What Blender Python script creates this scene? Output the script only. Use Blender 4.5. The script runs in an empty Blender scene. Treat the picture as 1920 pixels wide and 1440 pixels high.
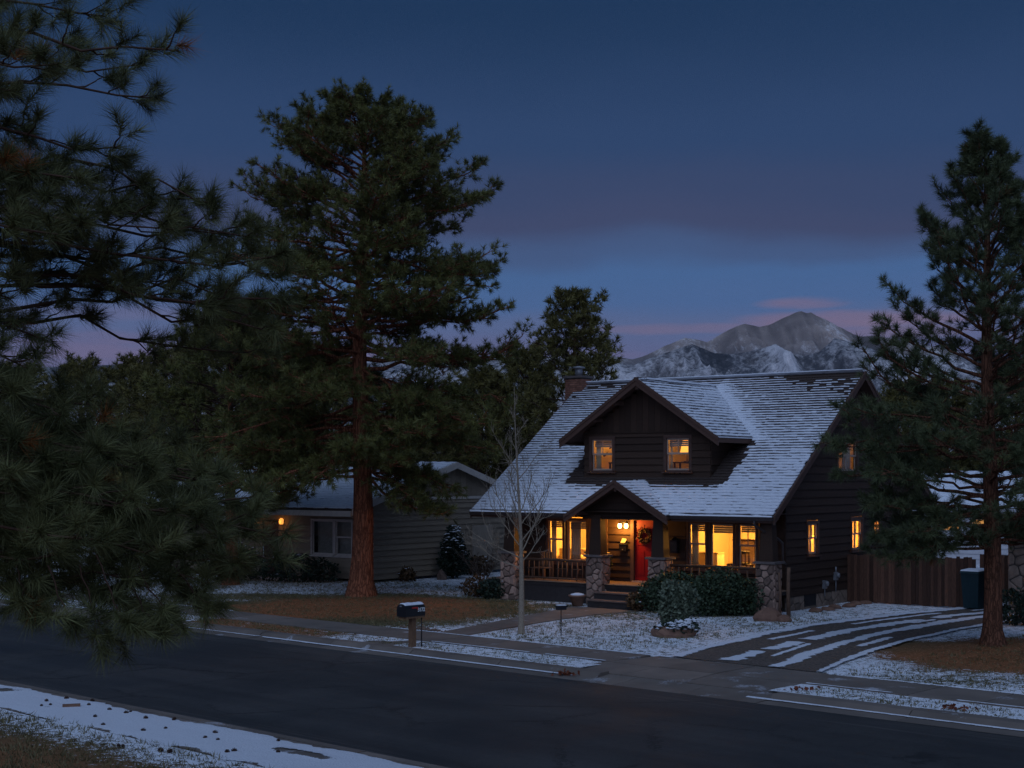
import bpy, math, random
import numpy as np
random.seed(7)
SC = bpy.context.scene
COL = SC.collection
PI = math.pi

# ------------------------------------------------------------------ camera
HC, FPX, HY = 4.35, 2700.0, 890.0
cam = bpy.data.cameras.new('camera'); cam_o = bpy.data.objects.new('camera', cam); COL.objects.link(cam_o)
cam_o.location = (0, 0, HC); cam_o.rotation_euler = (PI/2, 0, 0)
cam.sensor_width = 36; cam.lens = FPX/1920*36; cam.shift_y = (HY-720)/1920
cam.clip_start = 0.1; cam.clip_end = 60000
SC.camera = cam_o

# ------------------------------------------------------------------ world: dusk sky after sunset
world = bpy.data.worlds.new('World'); SC.world = world; world.use_nodes = True
def build_world():
    nt = world.node_tree; N = nt.nodes; L = nt.links
    bg = N['Background']
    tc = N.new('ShaderNodeTexCoord')
    sep = N.new('ShaderNodeSeparateXYZ'); L.new(tc.outputs['Generated'], sep.inputs[0])
    def math_(op, a, b=None, c=None):
        m = N.new('ShaderNodeMath'); m.operation = op
        for i, v in enumerate((a, b, c)):
            if v is None: continue
            if isinstance(v, (int, float)): m.inputs[i].default_value = v
            else: L.new(v, m.inputs[i])
        return m.outputs[0]
    def noise(scale, detail, sx, sz, off=0):
        mp = N.new('ShaderNodeMapping'); L.new(tc.outputs['Generated'], mp.inputs[0])
        mp.inputs['Scale'].default_value = (sx, sx, sz); mp.inputs['Location'].default_value = (off, off*.7, 0)
        n = N.new('ShaderNodeTexNoise'); n.inputs['Scale'].default_value = scale
        n.inputs['Detail'].default_value = detail; n.inputs['Roughness'].default_value = .5
        L.new(mp.outputs[0], n.inputs['Vector']); return n.outputs['Fac']
    z = sep.outputs['Z']
    zp = math_('ADD', z, math_('ADD', math_('MULTIPLY', math_('SUBTRACT', noise(2.2, 4, 1, 4, 3.1), .5), .045), math_('MULTIPLY', math_('SUBTRACT', noise(11, 4, 1, 3, 5.7), .5), .016)))
    ramp = N.new('ShaderNodeValToRGB'); L.new(math_('MULTIPLY', zp, 1/.6), ramp.inputs[0])
    cr = ramp.color_ramp; cr.interpolation = 'EASE'
    pts = [(-.001, (.10, .095, .19)), (.050, (.112, .108, .215)), (.085, (.108, .125, .255)), (.104, (.090, .132, .275)), (.120, (.060, .130, .300)),
           (.138, (.054, .128, .298)), (.150, (.050, .096, .220)), (.166, (.043, .060, .138)), (.19, (.033, .056, .136)),
           (.225, (.020, .052, .138)), (.32, (.006, .030, .088)), (.6, (.006, .030, .085))]
    while len(cr.elements) < len(pts): cr.elements.new(.5)
    for e, (p, c) in zip(cr.elements, pts):
        e.position = max(0, p/.6); e.color = (*c, 1)
    # thin pink clouds low over the horizon
    nz = noise(5.0, 5, 1, 9, 2.15)
    r2 = N.new('ShaderNodeValToRGB'); L.new(nz, r2.inputs[0])
    r2.color_ramp.elements[0].position = .52; r2.color_ramp.elements[1].position = .66
    r2.color_ramp.elements[0].color = (0, 0, 0, 1); r2.color_ramp.elements[1].color = (1, 1, 1, 1)
    band = N.new('ShaderNodeMapRange'); band.interpolation_type = 'SMOOTHSTEP'; L.new(z, band.inputs[0])
    band.inputs[1].default_value = .122; band.inputs[2].default_value = .098
    mask = math_('MULTIPLY', math_('MULTIPLY', r2.outputs[0], band.outputs[0]), .38)
    mx = N.new('ShaderNodeMix'); mx.data_type = 'RGBA'
    L.new(mask, mx.inputs['Factor']); L.new(ramp.outputs[0], mx.inputs['A']); mx.inputs['B'].default_value = (.215, .150, .245, 1)
    uu = math_('DIVIDE', sep.outputs['X'], math_('MAXIMUM', sep.outputs['Y'], .02)); nc = math_('SUBTRACT', noise(16, 5, 1, 5, 1.3), .5); tot = None
    for cu_, cz_, ru_, rz_, op_ in ((.205, .1165, .034, .0048, .62), (.235, .1040, .075, .0075, .62), (.120, .1000, .075, .0042, .42), (.262, .0960, .05, .006, .5), (-.62, .110, .14, .006, .5), (.75, .108, .16, .006, .5)):
        du = math_('DIVIDE', math_('SUBTRACT', uu, cu_), ru_); dz = math_('DIVIDE', math_('SUBTRACT', z, cz_), rz_)
        v_ = math_('ADD', math_('SUBTRACT', 1., math_('ADD', math_('MULTIPLY', du, du), math_('MULTIPLY', dz, dz))), math_('MULTIPLY', nc, 2.6))
        ms = N.new('ShaderNodeMapRange'); ms.interpolation_type = 'SMOOTHSTEP'; L.new(v_, ms.inputs[0]); ms.inputs[1].default_value = -.35; ms.inputs[2].default_value = 1.0; ms.inputs[4].default_value = op_
        tot = ms.outputs[0] if tot is None else math_('MAXIMUM', tot, ms.outputs[0])
    mc = N.new('ShaderNodeMix'); mc.data_type = 'RGBA'; L.new(math_('MULTIPLY', tot, math_('GREATER_THAN', sep.outputs['Y'], .03)), mc.inputs['Factor']); L.new(mx.outputs['Result'], mc.inputs['A']); mc.inputs['B'].default_value = (.225, .150, .225, 1); mx = mc
    # Nishita twilight term adds the afterglow on the side where the sun went down (behind the camera)
    sky = N.new('ShaderNodeTexSky'); sky.sky_type = 'NISHITA'; sky.sun_disc = False
    sky.sun_elevation = math.radians(-1.0); sky.sun_rotation = math.radians(190)
    ad = N.new('ShaderNodeMix'); ad.data_type = 'RGBA'; ad.blend_type = 'ADD'
    ad.inputs['Factor'].default_value = .012
    L.new(mx.outputs['Result'], ad.inputs['A']); L.new(sky.outputs[0], ad.inputs['B'])
    L.new(ad.outputs['Result'], bg.inputs['Color']); bg.inputs['Strength'].default_value = 1.0
build_world()

# soft after-sunset light from behind the camera
sun = bpy.data.lights.new('sun', 'SUN'); sun_o = bpy.data.objects.new('sun', sun); COL.objects.link(sun_o)
sun.energy = 1.32; sun.angle = math.radians(80); sun.color = (.52, .67, 1.0)
sun_o.rotation_euler = (math.radians(42), 0, math.radians(-12))
SC.view_settings.view_transform = 'Standard'; SC.view_settings.look = 'None'
SC.view_settings.exposure = 0.0; SC.view_settings.gamma = 1.0; SC.view_settings.use_curve_mapping = False
SC.cycles.use_denoising = True; SC.cycles.denoiser = 'OPENIMAGEDENOISE'; SC.cycles.denoising_input_passes = 'RGB_ALBEDO_NORMAL'; SC.cycles.denoising_prefilter = 'NONE'
SC.cycles.max_bounces = 5; SC.cycles.diffuse_bounces = 2; SC.cycles.glossy_bounces = 2
SC.cycles.transparent_max_bounces = 12; SC.cycles.sample_clamp_indirect = 2.5

# ------------------------------------------------------------------ helpers
def gp(px, py, h=0.0):
    "a spot on the ground plane at height h seen at photo pixel px, py"
    Y = (HC-h)*FPX/(py-HY); return ((px-960)/FPX*Y, Y, h)
def at(px, py, Y):
    return np.array(((px-960)/FPX*Y, Y, HC+(HY-py)/FPX*Y))

def tag(o, label=None, cat=None, group=None, kind=None):
    if label: o['label'] = label
    if cat: o['category'] = cat
    if group: o['group'] = group
    if kind: o['kind'] = kind
    return o
def empty(name, loc=(0, 0, 0), rz=0.0, label=None, cat=None, group=None):
    o = bpy.data.objects.new(name, None); COL.objects.link(o)
    o.location = loc; o.rotation_euler = (0, 0, rz); o.empty_display_size = .2
    return tag(o, label, cat, group)
def mesh_obj(name, V, F, m, parent=None, smooth=False, loc=None, rz=0.0):
    me = bpy.data.meshes.new(name); me.from_pydata([tuple(map(float, v)) for v in V], [], [tuple(f) for f in F]); me.update()
    if smooth: me.polygons.foreach_set('use_smooth', [True]*len(me.polygons))
    return link_mesh(name, me, m, parent, loc, rz)
def link_mesh(name, me, m, parent=None, loc=None, rz=0.0):
    if isinstance(m, (list, tuple)):
        for k in m: me.materials.append(k)
    elif m: me.materials.append(m)
    o = bpy.data.objects.new(name, me); COL.objects.link(o)
    if parent is not None: o.parent = parent
    if loc is not None: o.location = loc
    if rz: o.rotation_euler = (0, 0, rz)
    return o
def tri_mesh(name, V, F, m, parent=None, smooth=False, attrs=None, loc=None):
    "fast mesh from numpy arrays (n,3) verts and (k,3) or (k,4) faces"
    V = np.asarray(V, np.float32); F = np.asarray(F, np.int32)
    me = bpy.data.meshes.new(name); k = F.shape[1]
    me.vertices.add(len(V)); me.vertices.foreach_set('co', V.ravel())
    me.loops.add(F.size); me.loops.foreach_set('vertex_index', F.ravel())
    me.polygons.add(len(F)); me.polygons.foreach_set('loop_start', np.arange(0, F.size, k, dtype=np.int32))
    me.polygons.foreach_set('loop_total', np.full(len(F), k, np.int32))
    if smooth: me.polygons.foreach_set('use_smooth', np.ones(len(F), bool))
    for an, av in (attrs or {}).items():
        a = me.attributes.new(an, 'FLOAT', 'POINT'); a.data.foreach_set('value', np.asarray(av, np.float32))
    me.update(calc_edges=True); me.validate()
    return link_mesh(name, me, m, parent, loc)

class MB:
    "collects boxes, prisms and tubes into one mesh"
    def __init__(s): s.V = []; s.F = []
    def add(s, V, F):
        n = len(s.V); s.V += [tuple(map(float, v)) for v in V]; s.F += [tuple(int(n+i) for i in f) for f in F]; return s
    def hexa(s, p):
        return s.add(p, [(0, 3, 2, 1), (4, 5, 6, 7), (0, 1, 5, 4), (1, 2, 6, 5), (2, 3, 7, 6), (3, 0, 4, 7)])
    def box(s, x0, x1, y0, y1, z0, z1):
        return s.hexa([(x0, y0, z0), (x1, y0, z0), (x1, y1, z0), (x0, y1, z0), (x0, y0, z1), (x1, y0, z1), (x1, y1, z1), (x0, y1, z1)])
    def beam(s, a, b, w, h, up=(0, 0, 1)):
        a = np.array(a, float); b = np.array(b, float); d = b-a; d /= np.linalg.norm(d)
        sd = np.cross(d, up); sd /= np.linalg.norm(sd); u = np.cross(sd, d)
        P = []
        for c in (a, b):
            for i, j in ((-1, -1), (1, -1), (1, 1), (-1, 1)): P.append(c+sd*i*w/2+u*j*h/2)
        return s.hexa(P)
    def tube(s, pts, rads, n=8, caps=True):
        V, F = tube_np(pts, rads, n); s.add(V, F)
        if caps:
            k = len(s.V)-len(V)
            s.F.append(tuple(k+i for i in range(n))[::-1]); s.F.append(tuple(len(s.V)-n+i for i in range(n)))
        return s
    def lathe(s, prof, c=(0, 0, 0), n=14):
        V = []; F = []
        for r, z in prof:
            for i in range(n): V.append((c[0]+r*math.cos(2*PI*i/n), c[1]+r*math.sin(2*PI*i/n), c[2]+z))
        for k in range(len(prof)-1):
            for i in range(n): F.append((k*n+i, k*n+(i+1) % n, (k+1)*n+(i+1) % n, (k+1)*n+i))
        F.append(tuple(range(n))[::-1]); F.append(tuple((len(prof)-1)*n+i for i in range(n)))
        return s.add(V, F)
    def prism(s, poly, d):
        "extrude a 3-D polygon along the vector d"
        n = len(poly); d = np.array(d, float)
        V = [np.array(p, float) for p in poly]; V += [v+d for v in V]
        F = [tuple(range(n))[::-1], tuple(range(n, 2*n))]+[(i, (i+1) % n, n+(i+1) % n, n+i) for i in range(n)]
        return s.add(V, F)
    def build(s, name, m, parent=None, smooth=False, loc=None, rz=0.0): return mesh_obj(name, s.V, s.F, m, parent, smooth, loc, rz)

def tube_np(pts, rads, n=6):
    P = np.asarray(pts, float); k = len(P)
    rads = np.broadcast_to(np.asarray(rads, float), (k,))
    T = np.gradient(P, axis=0); T /= np.linalg.norm(T, axis=1, keepdims=True)+1e-9
    ref = np.array((0, 0, 1.)) if abs(T[0, 2]) < .9 else np.array((1., 0, 0))
    A = np.cross(T, ref); A /= np.linalg.norm(A, axis=1, keepdims=True)+1e-9; B = np.cross(T, A)
    th = np.arange(n)*2*PI/n
    V = (P[:, None]+rads[:, None, None]*(A[:, None]*np.cos(th)[None, :, None]+B[:, None]*np.sin(th)[None, :, None])).reshape(-1, 3)
    if (k, n) not in _TF:
        J, I = np.meshgrid(np.arange(k-1), np.arange(n), indexing='ij'); I2 = (I+1) % n
        _TF[(k, n)] = np.stack((J*n+I, J*n+I2, (J+1)*n+I2, (J+1)*n+I), -1).reshape(-1, 4)
    return V, _TF[(k, n)]
_TF = {}

# ------------------------------------------------------------------ materials
def new_mat(name):
    m = bpy.data.materials.new(name); m.use_nodes = True
    return m, m.node_tree.nodes, m.node_tree.links, m.node_tree.nodes['Principled BSDF']
def ramp_node(N, L, src, stops):
    r = N.new('ShaderNodeValToRGB'); L.new(src, r.inputs[0]); e = r.color_ramp.elements
    while len(e) < len(stops): e.new(.5)
    for k, (p, c) in zip(e, stops): k.position = p; k.color = (*c, 1) if len(c) == 3 else c
    return r.outputs[0]
def noise_node(N, L, scale, detail=4, vec=None, rough=.55, stretch=None, coord='Object'):
    if vec is None:
        tc = N.new('ShaderNodeTexCoord'); vec = tc.outputs[coord]
    if stretch is not None:
        mp = N.new('ShaderNodeMapping'); mp.inputs['Scale'].default_value = stretch; L.new(vec, mp.inputs[0]); vec = mp.outputs[0]
    n = N.new('ShaderNodeTexNoise'); n.inputs['Scale'].default_value = scale; n.inputs['Detail'].default_value = detail
    n.inputs['Roughness'].default_value = rough; L.new(vec, n.inputs['Vector']); return n.outputs['Fac']
def bump_node(N, L, B, src, dist=.01, strength=.5):
    b = N.new('ShaderNodeBump'); b.inputs['Distance'].default_value = dist; b.inputs['Strength'].default_value = strength
    L.new(src, b.inputs['Height']); L.new(b.outputs[0], B.inputs['Normal'])
def mat(name, c1, c2=None, scale=6, rough=.7, bump=0, stretch=None, detail=5, obj_var=0.0, metal=0, spec=.3):
    m, N, L, B = new_mat(name)
    B.inputs['Roughness'].default_value = rough; B.inputs['Metallic'].default_value = metal
    B.inputs['Specular IOR Level'].default_value = spec
    c2 = c2 or tuple(v*.7 for v in c1)
    n = noise_node(N, L, scale, detail, stretch=stretch)
    col = ramp_node(N, L, n, [(.3, c2), (.7, c1)])
    if obj_var:
        oi = N.new('ShaderNodeObjectInfo'); hs = N.new('ShaderNodeHueSaturation')
        mr = N.new('ShaderNodeMapRange'); L.new(oi.outputs['Random'], mr.inputs[0])
        mr.inputs[3].default_value = 1-obj_var; mr.inputs[4].default_value = 1+obj_var
        L.new(mr.outputs[0], hs.inputs['Value']); L.new(col, hs.inputs['Color']); col = hs.outputs[0]
    L.new(col, B.inputs['Base Color'])
    if bump: bump_node(N, L, B, n, bump, .6)
    return m
def glow(name, c, strength):
    m, N, L, B = new_mat(name); B.inputs['Base Color'].default_value = (*c, 1)
    B.inputs['Emission Color'].default_value = (*c, 1); B.inputs['Emission Strength'].default_value = strength; return m
def glass_mat():
    m, N, L, B = new_mat('window_glass'); out = N['Material Output']
    t = N.new('ShaderNodeBsdfTransparent'); t.inputs[0].default_value = (.93, .95, .95, 1)
    g = N.new('ShaderNodeBsdfGlossy'); g.inputs['Roughness'].default_value = .03
    geo = N.new('ShaderNodeNewGeometry'); dt = N.new('ShaderNodeVectorMath'); dt.operation = 'DOT_PRODUCT'
    L.new(geo.outputs['Normal'], dt.inputs[0]); L.new(geo.outputs['Incoming'], dt.inputs[1])
    def ma(op, a, b=None, c=None):
        k = N.new('ShaderNodeMath'); k.operation = op
        for i, v in enumerate((a, b, c)):
            if v is None: continue
            if isinstance(v, (int, float)): k.inputs[i].default_value = v
            else: L.new(v, k.inputs[i])
        return k.outputs[0]
    fr = ma('MULTIPLY_ADD', ma('POWER', ma('SUBTRACT', 1., ma('ABSOLUTE', dt.outputs['Value'])), 5.), .92, .06)   # Schlick reflectance of plain glass
    mx = N.new('ShaderNodeMixShader'); L.new(fr, mx.inputs[0]); L.new(t.outputs[0], mx.inputs[1]); L.new(g.outputs[0], mx.inputs[2])
    L.new(mx.outputs[0], out.inputs[0]); return m
def needle_mat(name, c_dark, c_light, c_dead=(.13, .055, .02)):
    m, N, L, B = new_mat(name)
    a = N.new('ShaderNodeAttribute'); a.attribute_name = 'tint'
    col = ramp_node(N, L, a.outputs['Fac'], [(0, c_dark), (.55, c_light), (.9, tuple(1.25*v for v in c_light)), (1.0, c_dead)])
    L.new(col, B.inputs['Base Color']); B.inputs['Roughness'].default_value = .55; B.inputs['Specular IOR Level'].default_value = .25
    return m
def bark_mat(name, c1, c2, scale):
    m, N, L, B = new_mat(name)
    tc = N.new('ShaderNodeTexCoord'); w = noise_node(N, L, scale*.6, 4, vec=tc.outputs['Object'])
    n = noise_node(N, L, scale*1.3, 7, stretch=(1, 1, .16), rough=.7); n2 = noise_node(N, L, scale*4, 5, stretch=(1, 1, .3), rough=.7)
    v = N.new('ShaderNodeTexVoronoi'); v.feature = 'DISTANCE_TO_EDGE'; v.inputs['Scale'].default_value = scale*1.7; v.inputs['Randomness'].default_value = 1
    mp = N.new('ShaderNodeMapping'); mp.inputs['Scale'].default_value = (1, 1, .14); L.new(tc.outputs['Object'], mp.inputs[0])
    ad = N.new('ShaderNodeMix'); ad.data_type = 'VECTOR'; ad.inputs['Factor'].default_value = .10; L.new(mp.outputs[0], ad.inputs['A'])
    cb = N.new('ShaderNodeCombineXYZ'); [L.new(w, cb.inputs[i]) for i in range(3)]; L.new(cb.outputs[0], ad.inputs['B']); L.new(ad.outputs['Result'], v.inputs['Vector'])
    cl = N.new('ShaderNodeMapRange'); L.new(v.outputs['Distance'], cl.inputs[0]); cl.inputs[2].default_value = .22; cl.inputs[3].default_value = .45
    def ma(op, x, y):
        k = N.new('ShaderNodeMath'); k.operation = op; L.new(x, k.inputs[0]); L.new(y, k.inputs[1]); return k.outputs[0]
    mm = ma('MULTIPLY', cl.outputs[0], ma('ADD', n, n2))
    L.new(ramp_node(N, L, mm, [(.25, tuple(.35*x for x in c2)), (.6, c2), (1.0, c1)]), B.inputs['Base Color'])
    B.inputs['Roughness'].default_value = .9; B.inputs['Specular IOR Level'].default_value = .1
    bump_node(N, L, B, mm, .05, .8); return m

SNOW = (.80, .82, .86)
def snow_mat(name='snow'):
    m, N, L, B = new_mat(name)
    n = noise_node(N, L, 9, 5)
    L.new(ramp_node(N, L, n, [(.3, (.70, .72, .77)), (.7, SNOW)]), B.inputs['Base Color'])
    B.inputs['Roughness'].default_value = .75; B.inputs['Specular IOR Level'].default_value = .2
    bump_node(N, L, B, n, .02, .5); return m

def thin_snow_mat():
    m, N, L, B = new_mat('thin_snow'); out = N['Material Output']
    geo = N.new('ShaderNodeNewGeometry'); P = geo.outputs['Position']
    n1 = noise_node(N, L, 3.2, 7, vec=P, rough=.7); n2 = noise_node(N, L, 30, 4, vec=P)
    L.new(ramp_node(N, L, n2, [(.3, (.66, .68, .73)), (.7, SNOW)]), B.inputs['Base Color']); B.inputs['Roughness'].default_value = .8
    a = N.new('ShaderNodeAttribute'); a.attribute_name = 'edge'
    def ma(op, x, y, z=None):
        k = N.new('ShaderNodeMath'); k.operation = op
        for i, v in enumerate((x, y, z)):
            if v is None: continue
            if isinstance(v, (int, float)): k.inputs[i].default_value = v
            else: L.new(v, k.inputs[i])
        return k.outputs[0]
    v = ma('ADD', ma('MULTIPLY_ADD', ma('SUBTRACT', n1, .5), 2.0, a.outputs['Fac']), ma('MULTIPLY', ma('SUBTRACT', n2, .5), .5))
    sm = N.new('ShaderNodeMapRange'); L.new(v, sm.inputs[0]); sm.inputs[1].default_value = .28; sm.inputs[2].default_value = .46
    t = N.new('ShaderNodeBsdfTransparent'); mx = N.new('ShaderNodeMixShader'); L.new(sm.outputs[0], mx.inputs[0]); L.new(t.outputs[0], mx.inputs[1]); L.new(B.outputs[0], mx.inputs[2]); L.new(mx.outputs[0], out.inputs[0])
    bump_node(N, L, B, ma('ADD', v, n2), .03, .6); return m
M = {}
M['snow'] = snow_mat(); M['thin_snow'] = thin_snow_mat()
M['glass'] = glass_mat()
M['siding'] = mat('dark_siding', (.056, .030, .018), (.036, .019, .012), 3, .75, .003, (2, 2, 22), obj_var=.22)
M['siding2'] = mat('taupe_siding', (.29, .225, .16), (.23, .18, .125), 3, .8, .003, (2, 2, 22), obj_var=.12)
M['trim'] = mat('dark_trim', (.105, .056, .040), (.07, .038, .028), 5, .65, .003)
M['barge'] = mat('barge_board', (.115, .060, .042), (.07, .037, .027), 4, .7, .004, (8, 8, 8))
M['sash'] = mat('window_sash', (.46, .35, .27), (.36, .27, .21), 8, .55)
M['white_trim'] = mat('white_trim', (.62, .54, .46), (.50, .44, .38), 6, .6)
M['shingle'] = mat('shake_shingle', (.085, .058, .046), (.040, .029, .025), 9, .85, .004, (3, 3, 3), obj_var=0)
M['bare_wood'] = mat('weathered_wood', (.135, .064, .038), (.06, .028, .018), 5, .8, .004, (14, 14, 1.2), obj_var=.6)
M['rail_wood'] = mat('rail_log', (.15, .085, .052), (.08, .046, .03), 6, .8, .004, obj_var=.3)
M['post_wood'] = mat('post_wood', (.24, .135, .075), (.12, .065, .038), 5, .8, .006, (18, 18, 1.5))
M['stone'] = mat('river_stone', (.36, .235, .175), (.21, .135, .105), 7, .85, .015, obj_var=.55)
M['stone2'] = mat('sandstone', (.25, .185, .14), (.15, .105, .08), 6, .85, .012, obj_var=.35)
M['mortar'] = mat('mortar', (.10, .085, .075), (.07, .058, .05), 20, .95, .004)
M['cap'] = mat('stone_cap', (.16, .13, .12), (.11, .088, .08), 10, .85, .005)
M['brick'] = mat('chimney_brick', (.34, .155, .10), (.22, .10, .07), 8, .9, .004, obj_var=.3)
M['metal'] = mat('dark_metal', (.035, .035, .04), (.02, .02, .024), 10, .45, metal=.6)
M['galv'] = mat('galvanised_metal', (.35, .35, .36), (.25, .25, .26), 10, .5, metal=.5)
M['gutter'] = mat('gutter_paint', (.060, .043, .040), (.04, .03, .028), 8, .5)
M['concrete'] = None
M['door'] = mat('red_door_paint', (.24, .006, .010), (.18, .004, .007), 3, .45, .001)
M['porch'] = mat('porch_boards', (.27, .18, .12), (.18, .12, .08), 4, .75, .003, (1, 14, 1), obj_var=.15)
M['step'] = mat('step_wood', (.21, .14, .11), (.14, .09, .07), 5, .8, .003, obj_var=.1)
M['skirt'] = mat('porch_skirt', (.045, .036, .034), (.03, .024, .022), 6, .85)
M['wall_in'] = mat('interior_plaster', (.72, .60, .40), (.66, .54, .35), 2, .9)
M['floor_in'] = mat('interior_floor', (.30, .18, .09), (.22, .13, .06), 4, .6)
M['curtain'] = mat('curtain_cloth', (.72, .58, .38), (.56, .44, .28), 5, .95, .01, (14, 14, .6))
M['shade'] = mat('roman_shade', (.34, .31, .26), (.27, .245, .20), 8, .95)
M['dark_wood'] = mat('dark_furniture', (.075, .035, .018), (.04, .02, .01), 6, .5)
M['cushion'] = mat('cushion', (.58, .45, .28), (.45, .34, .2), 7, .95)
M['lampshade'] = glow('lit_lampshade', (1.0, .42, .06), 1.6)
M['bulb'] = glow('lit_bulb', (1.0, .58, .2), 16)
M['far_lit'] = glow('lit_far_window', (1.0, .42, .09), .5)
M['black_paint'] = mat('mailbox_paint', (.012, .013, .016), (.008, .009, .011), 10, .35, spec=.5)
M['red'] = mat('flag_red', (.50, .035, .03), (.4, .028, .025), 10, .5)
M['number'] = mat('number_white', (.75, .75, .72), (.7, .7, .68), 10, .6)
M['teal'] = mat('bin_plastic', (.014, .040, .048), (.01, .03, .036), 10, .5)
M['terracotta'] = mat('clay_pot', (.28, .15, .10), (.2, .11, .075), 8, .85)
M['needle_near'] = needle_mat('near_pine_needles', (.046, .054, .020), (.140, .146, .056), (.30, .10, .025))
M['needle_big'] = needle_mat('big_pine_needles', (.058, .062, .018), (.150, .148, .040))
M['needle_right'] = needle_mat('right_pine_needles', (.044, .056, .026), (.105, .122, .052))
M['needle_far'] = needle_mat('far_pine_needles', (.068, .060, .017), (.16, .135, .038))
M['bark_big'] = bark_mat('ponderosa_bark', (.36, .135, .070), (.18, .064, .034), 7)
M['bark_dark'] = bark_mat('young_pine_bark', (.23, .10, .058), (.11, .05, .03), 9)
M['twig'] = mat('pine_twig', (.11, .058, .038), (.055, .03, .02), 12, .9)
M['aspen'] = mat('aspen_bark', (.36, .29, .21), (.20, .155, .11), 6, .85, .004, (6, 6, 3))
M['shrub'] = needle_mat('shrub_leaf', (.020, .034, .018), (.055, .078, .040), (.16, .08, .03))
M['juniper'] = needle_mat('juniper_leaf', (.055, .075, .050), (.14, .165, .105), (.2, .12, .05))
M['holly'] = needle_mat('dark_shrub_leaf', (.010, .020, .013), (.026, .042, .026), (.07, .04, .02))
M['brownshrub'] = needle_mat('dry_shrub_leaf', (.05, .028, .012), (.12, .065, .028), (.2, .08, .03))
M['bareshrub'] = mat('bare_twigs', (.22, .16, .12), (.13, .09, .07), 8, .9)
M['rock'] = mat('red_rock', (.26, .145, .095), (.16, .085, .06), 4, .9, .03)
M['cone'] = mat('pine_cone', (.075, .035, .022), (.03, .015, .01), 20, .9)
M['leaf'] = mat('dry_leaf', (.22, .06, .025), (.12, .035, .018), 12, .8)
M['litter'] = needle_mat('fallen_needles', (.12, .045, .018), (.38, .17, .075), (.45, .22, .1))
M['grassblade'] = needle_mat('dry_grass', (.07, .062, .028), (.17, .14, .065), (.24, .13, .05))

# ------------------------------------------------------------------ site frames
RD = np.array((.735, -.678)); RN = np.array((.678, .735))       # along the street / from the street towards the houses
def rn(r, n, z=0.0):
    p = RD*r+RN*n; return (p[0], p[1], z)
HE = np.array((7.985, 44.0)); HA = math.atan2(-.603, .797)      # the front right eave corner of the brown house, its bearing
e1 = np.array((math.cos(HA), math.sin(HA))); e2 = np.array((-math.sin(HA), math.cos(HA)))
def hp(s, t, h=0.0):
    p = HE+e1*s+e2*t; return (p[0], p[1], h)
PINE = gp(677, 1117); RPINE = gp(1862, 1210)

# value noise for edges (1-D) and for ground (2-D)
_T1 = {}; _T2 = {}
def vn1(x, seed=0):
    if seed not in _T1: _T1[seed] = np.random.RandomState(seed).rand(512)
    T = _T1[seed]; x = np.asarray(x, float); i = np.floor(x).astype(int); f = x-i; f = f*f*(3-2*f)
    return T[i % 512]*(1-f)+T[(i+1) % 512]*f
def vn2(x, y, seed=0):
    if seed not in _T2: _T2[seed] = np.random.RandomState(seed).rand(256, 256)
    T = _T2[seed]; x = np.asarray(x, float); y = np.asarray(y, float)
    i = np.floor(x).astype(int); j = np.floor(y).astype(int); fx = x-i; fy = y-j; fx = fx*fx*(3-2*fx); fy = fy*fy*(3-2*fy)
    a = T[i % 256, j % 256]; b = T[(i+1) % 256, j % 256]; c = T[i % 256, (j+1) % 256]; d = T[(i+1) % 256, (j+1) % 256]
    return (a*(1-fx)+b*fx)*(1-fy)+(c*(1-fx)+d*fx)*fy
def fbm2(x, y, o=5, seed=0):
    s = 0; a = .5
    for k in range(o): s = s+a*vn2(x*2**k+7.3*k, y*2**k+3.1*k, seed+k); a *= .5
    return s

# ================================================================== THE SETTING
def concrete_mat():
    m, N, L, B = new_mat('concrete')
    n1 = noise_node(N, L, 1.1, 5); n2 = noise_node(N, L, 40, 3)
    c = ramp_node(N, L, n1, [(.3, (.135, .108, .088)), (.7, (.20, .160, .130))])
    oi = N.new('ShaderNodeObjectInfo'); mr = N.new('ShaderNodeMapRange'); L.new(oi.outputs['Random'], mr.inputs[0])
    mr.inputs[3].default_value = .82; mr.inputs[4].default_value = 1.12
    hs = N.new('ShaderNodeHueSaturation'); L.new(mr.outputs[0], hs.inputs['Value']); L.new(c, hs.inputs['Color'])
    g = N.new('ShaderNodeTexCoord'); geo = N.new('ShaderNodeNewGeometry')
    n3 = noise_node(N, L, .9, 6, vec=geo.outputs['Position'], stretch=(1, 1, 0))
    n4 = noise_node(N, L, 22, 3, vec=geo.outputs['Position'])
    ad = N.new('ShaderNodeMath'); ad.operation = 'MULTIPLY_ADD'; L.new(n4, ad.inputs[0]); ad.inputs[1].default_value = .18; L.new(n3, ad.inputs[2])
    sm = N.new('ShaderNodeMapRange'); L.new(ad.outputs[0], sm.inputs[0]); sm.inputs[1].default_value = .70; sm.inputs[2].default_value = .80; sm.inputs[4].default_value = .75
    mx = N.new('ShaderNodeMix'); mx.data_type = 'RGBA'; L.new(sm.outputs[0], mx.inputs['Factor']); L.new(hs.outputs[0], mx.inputs['A']); mx.inputs['B'].default_value = (.62, .64, .70, 1)
    L.new(mx.outputs['Result'], B.inputs['Base Color']); B.inputs['Roughness'].default_value = .85
    bump_node(N, L, B, n2, .003, .5); return m
M['concrete'] = concrete_mat()

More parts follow.
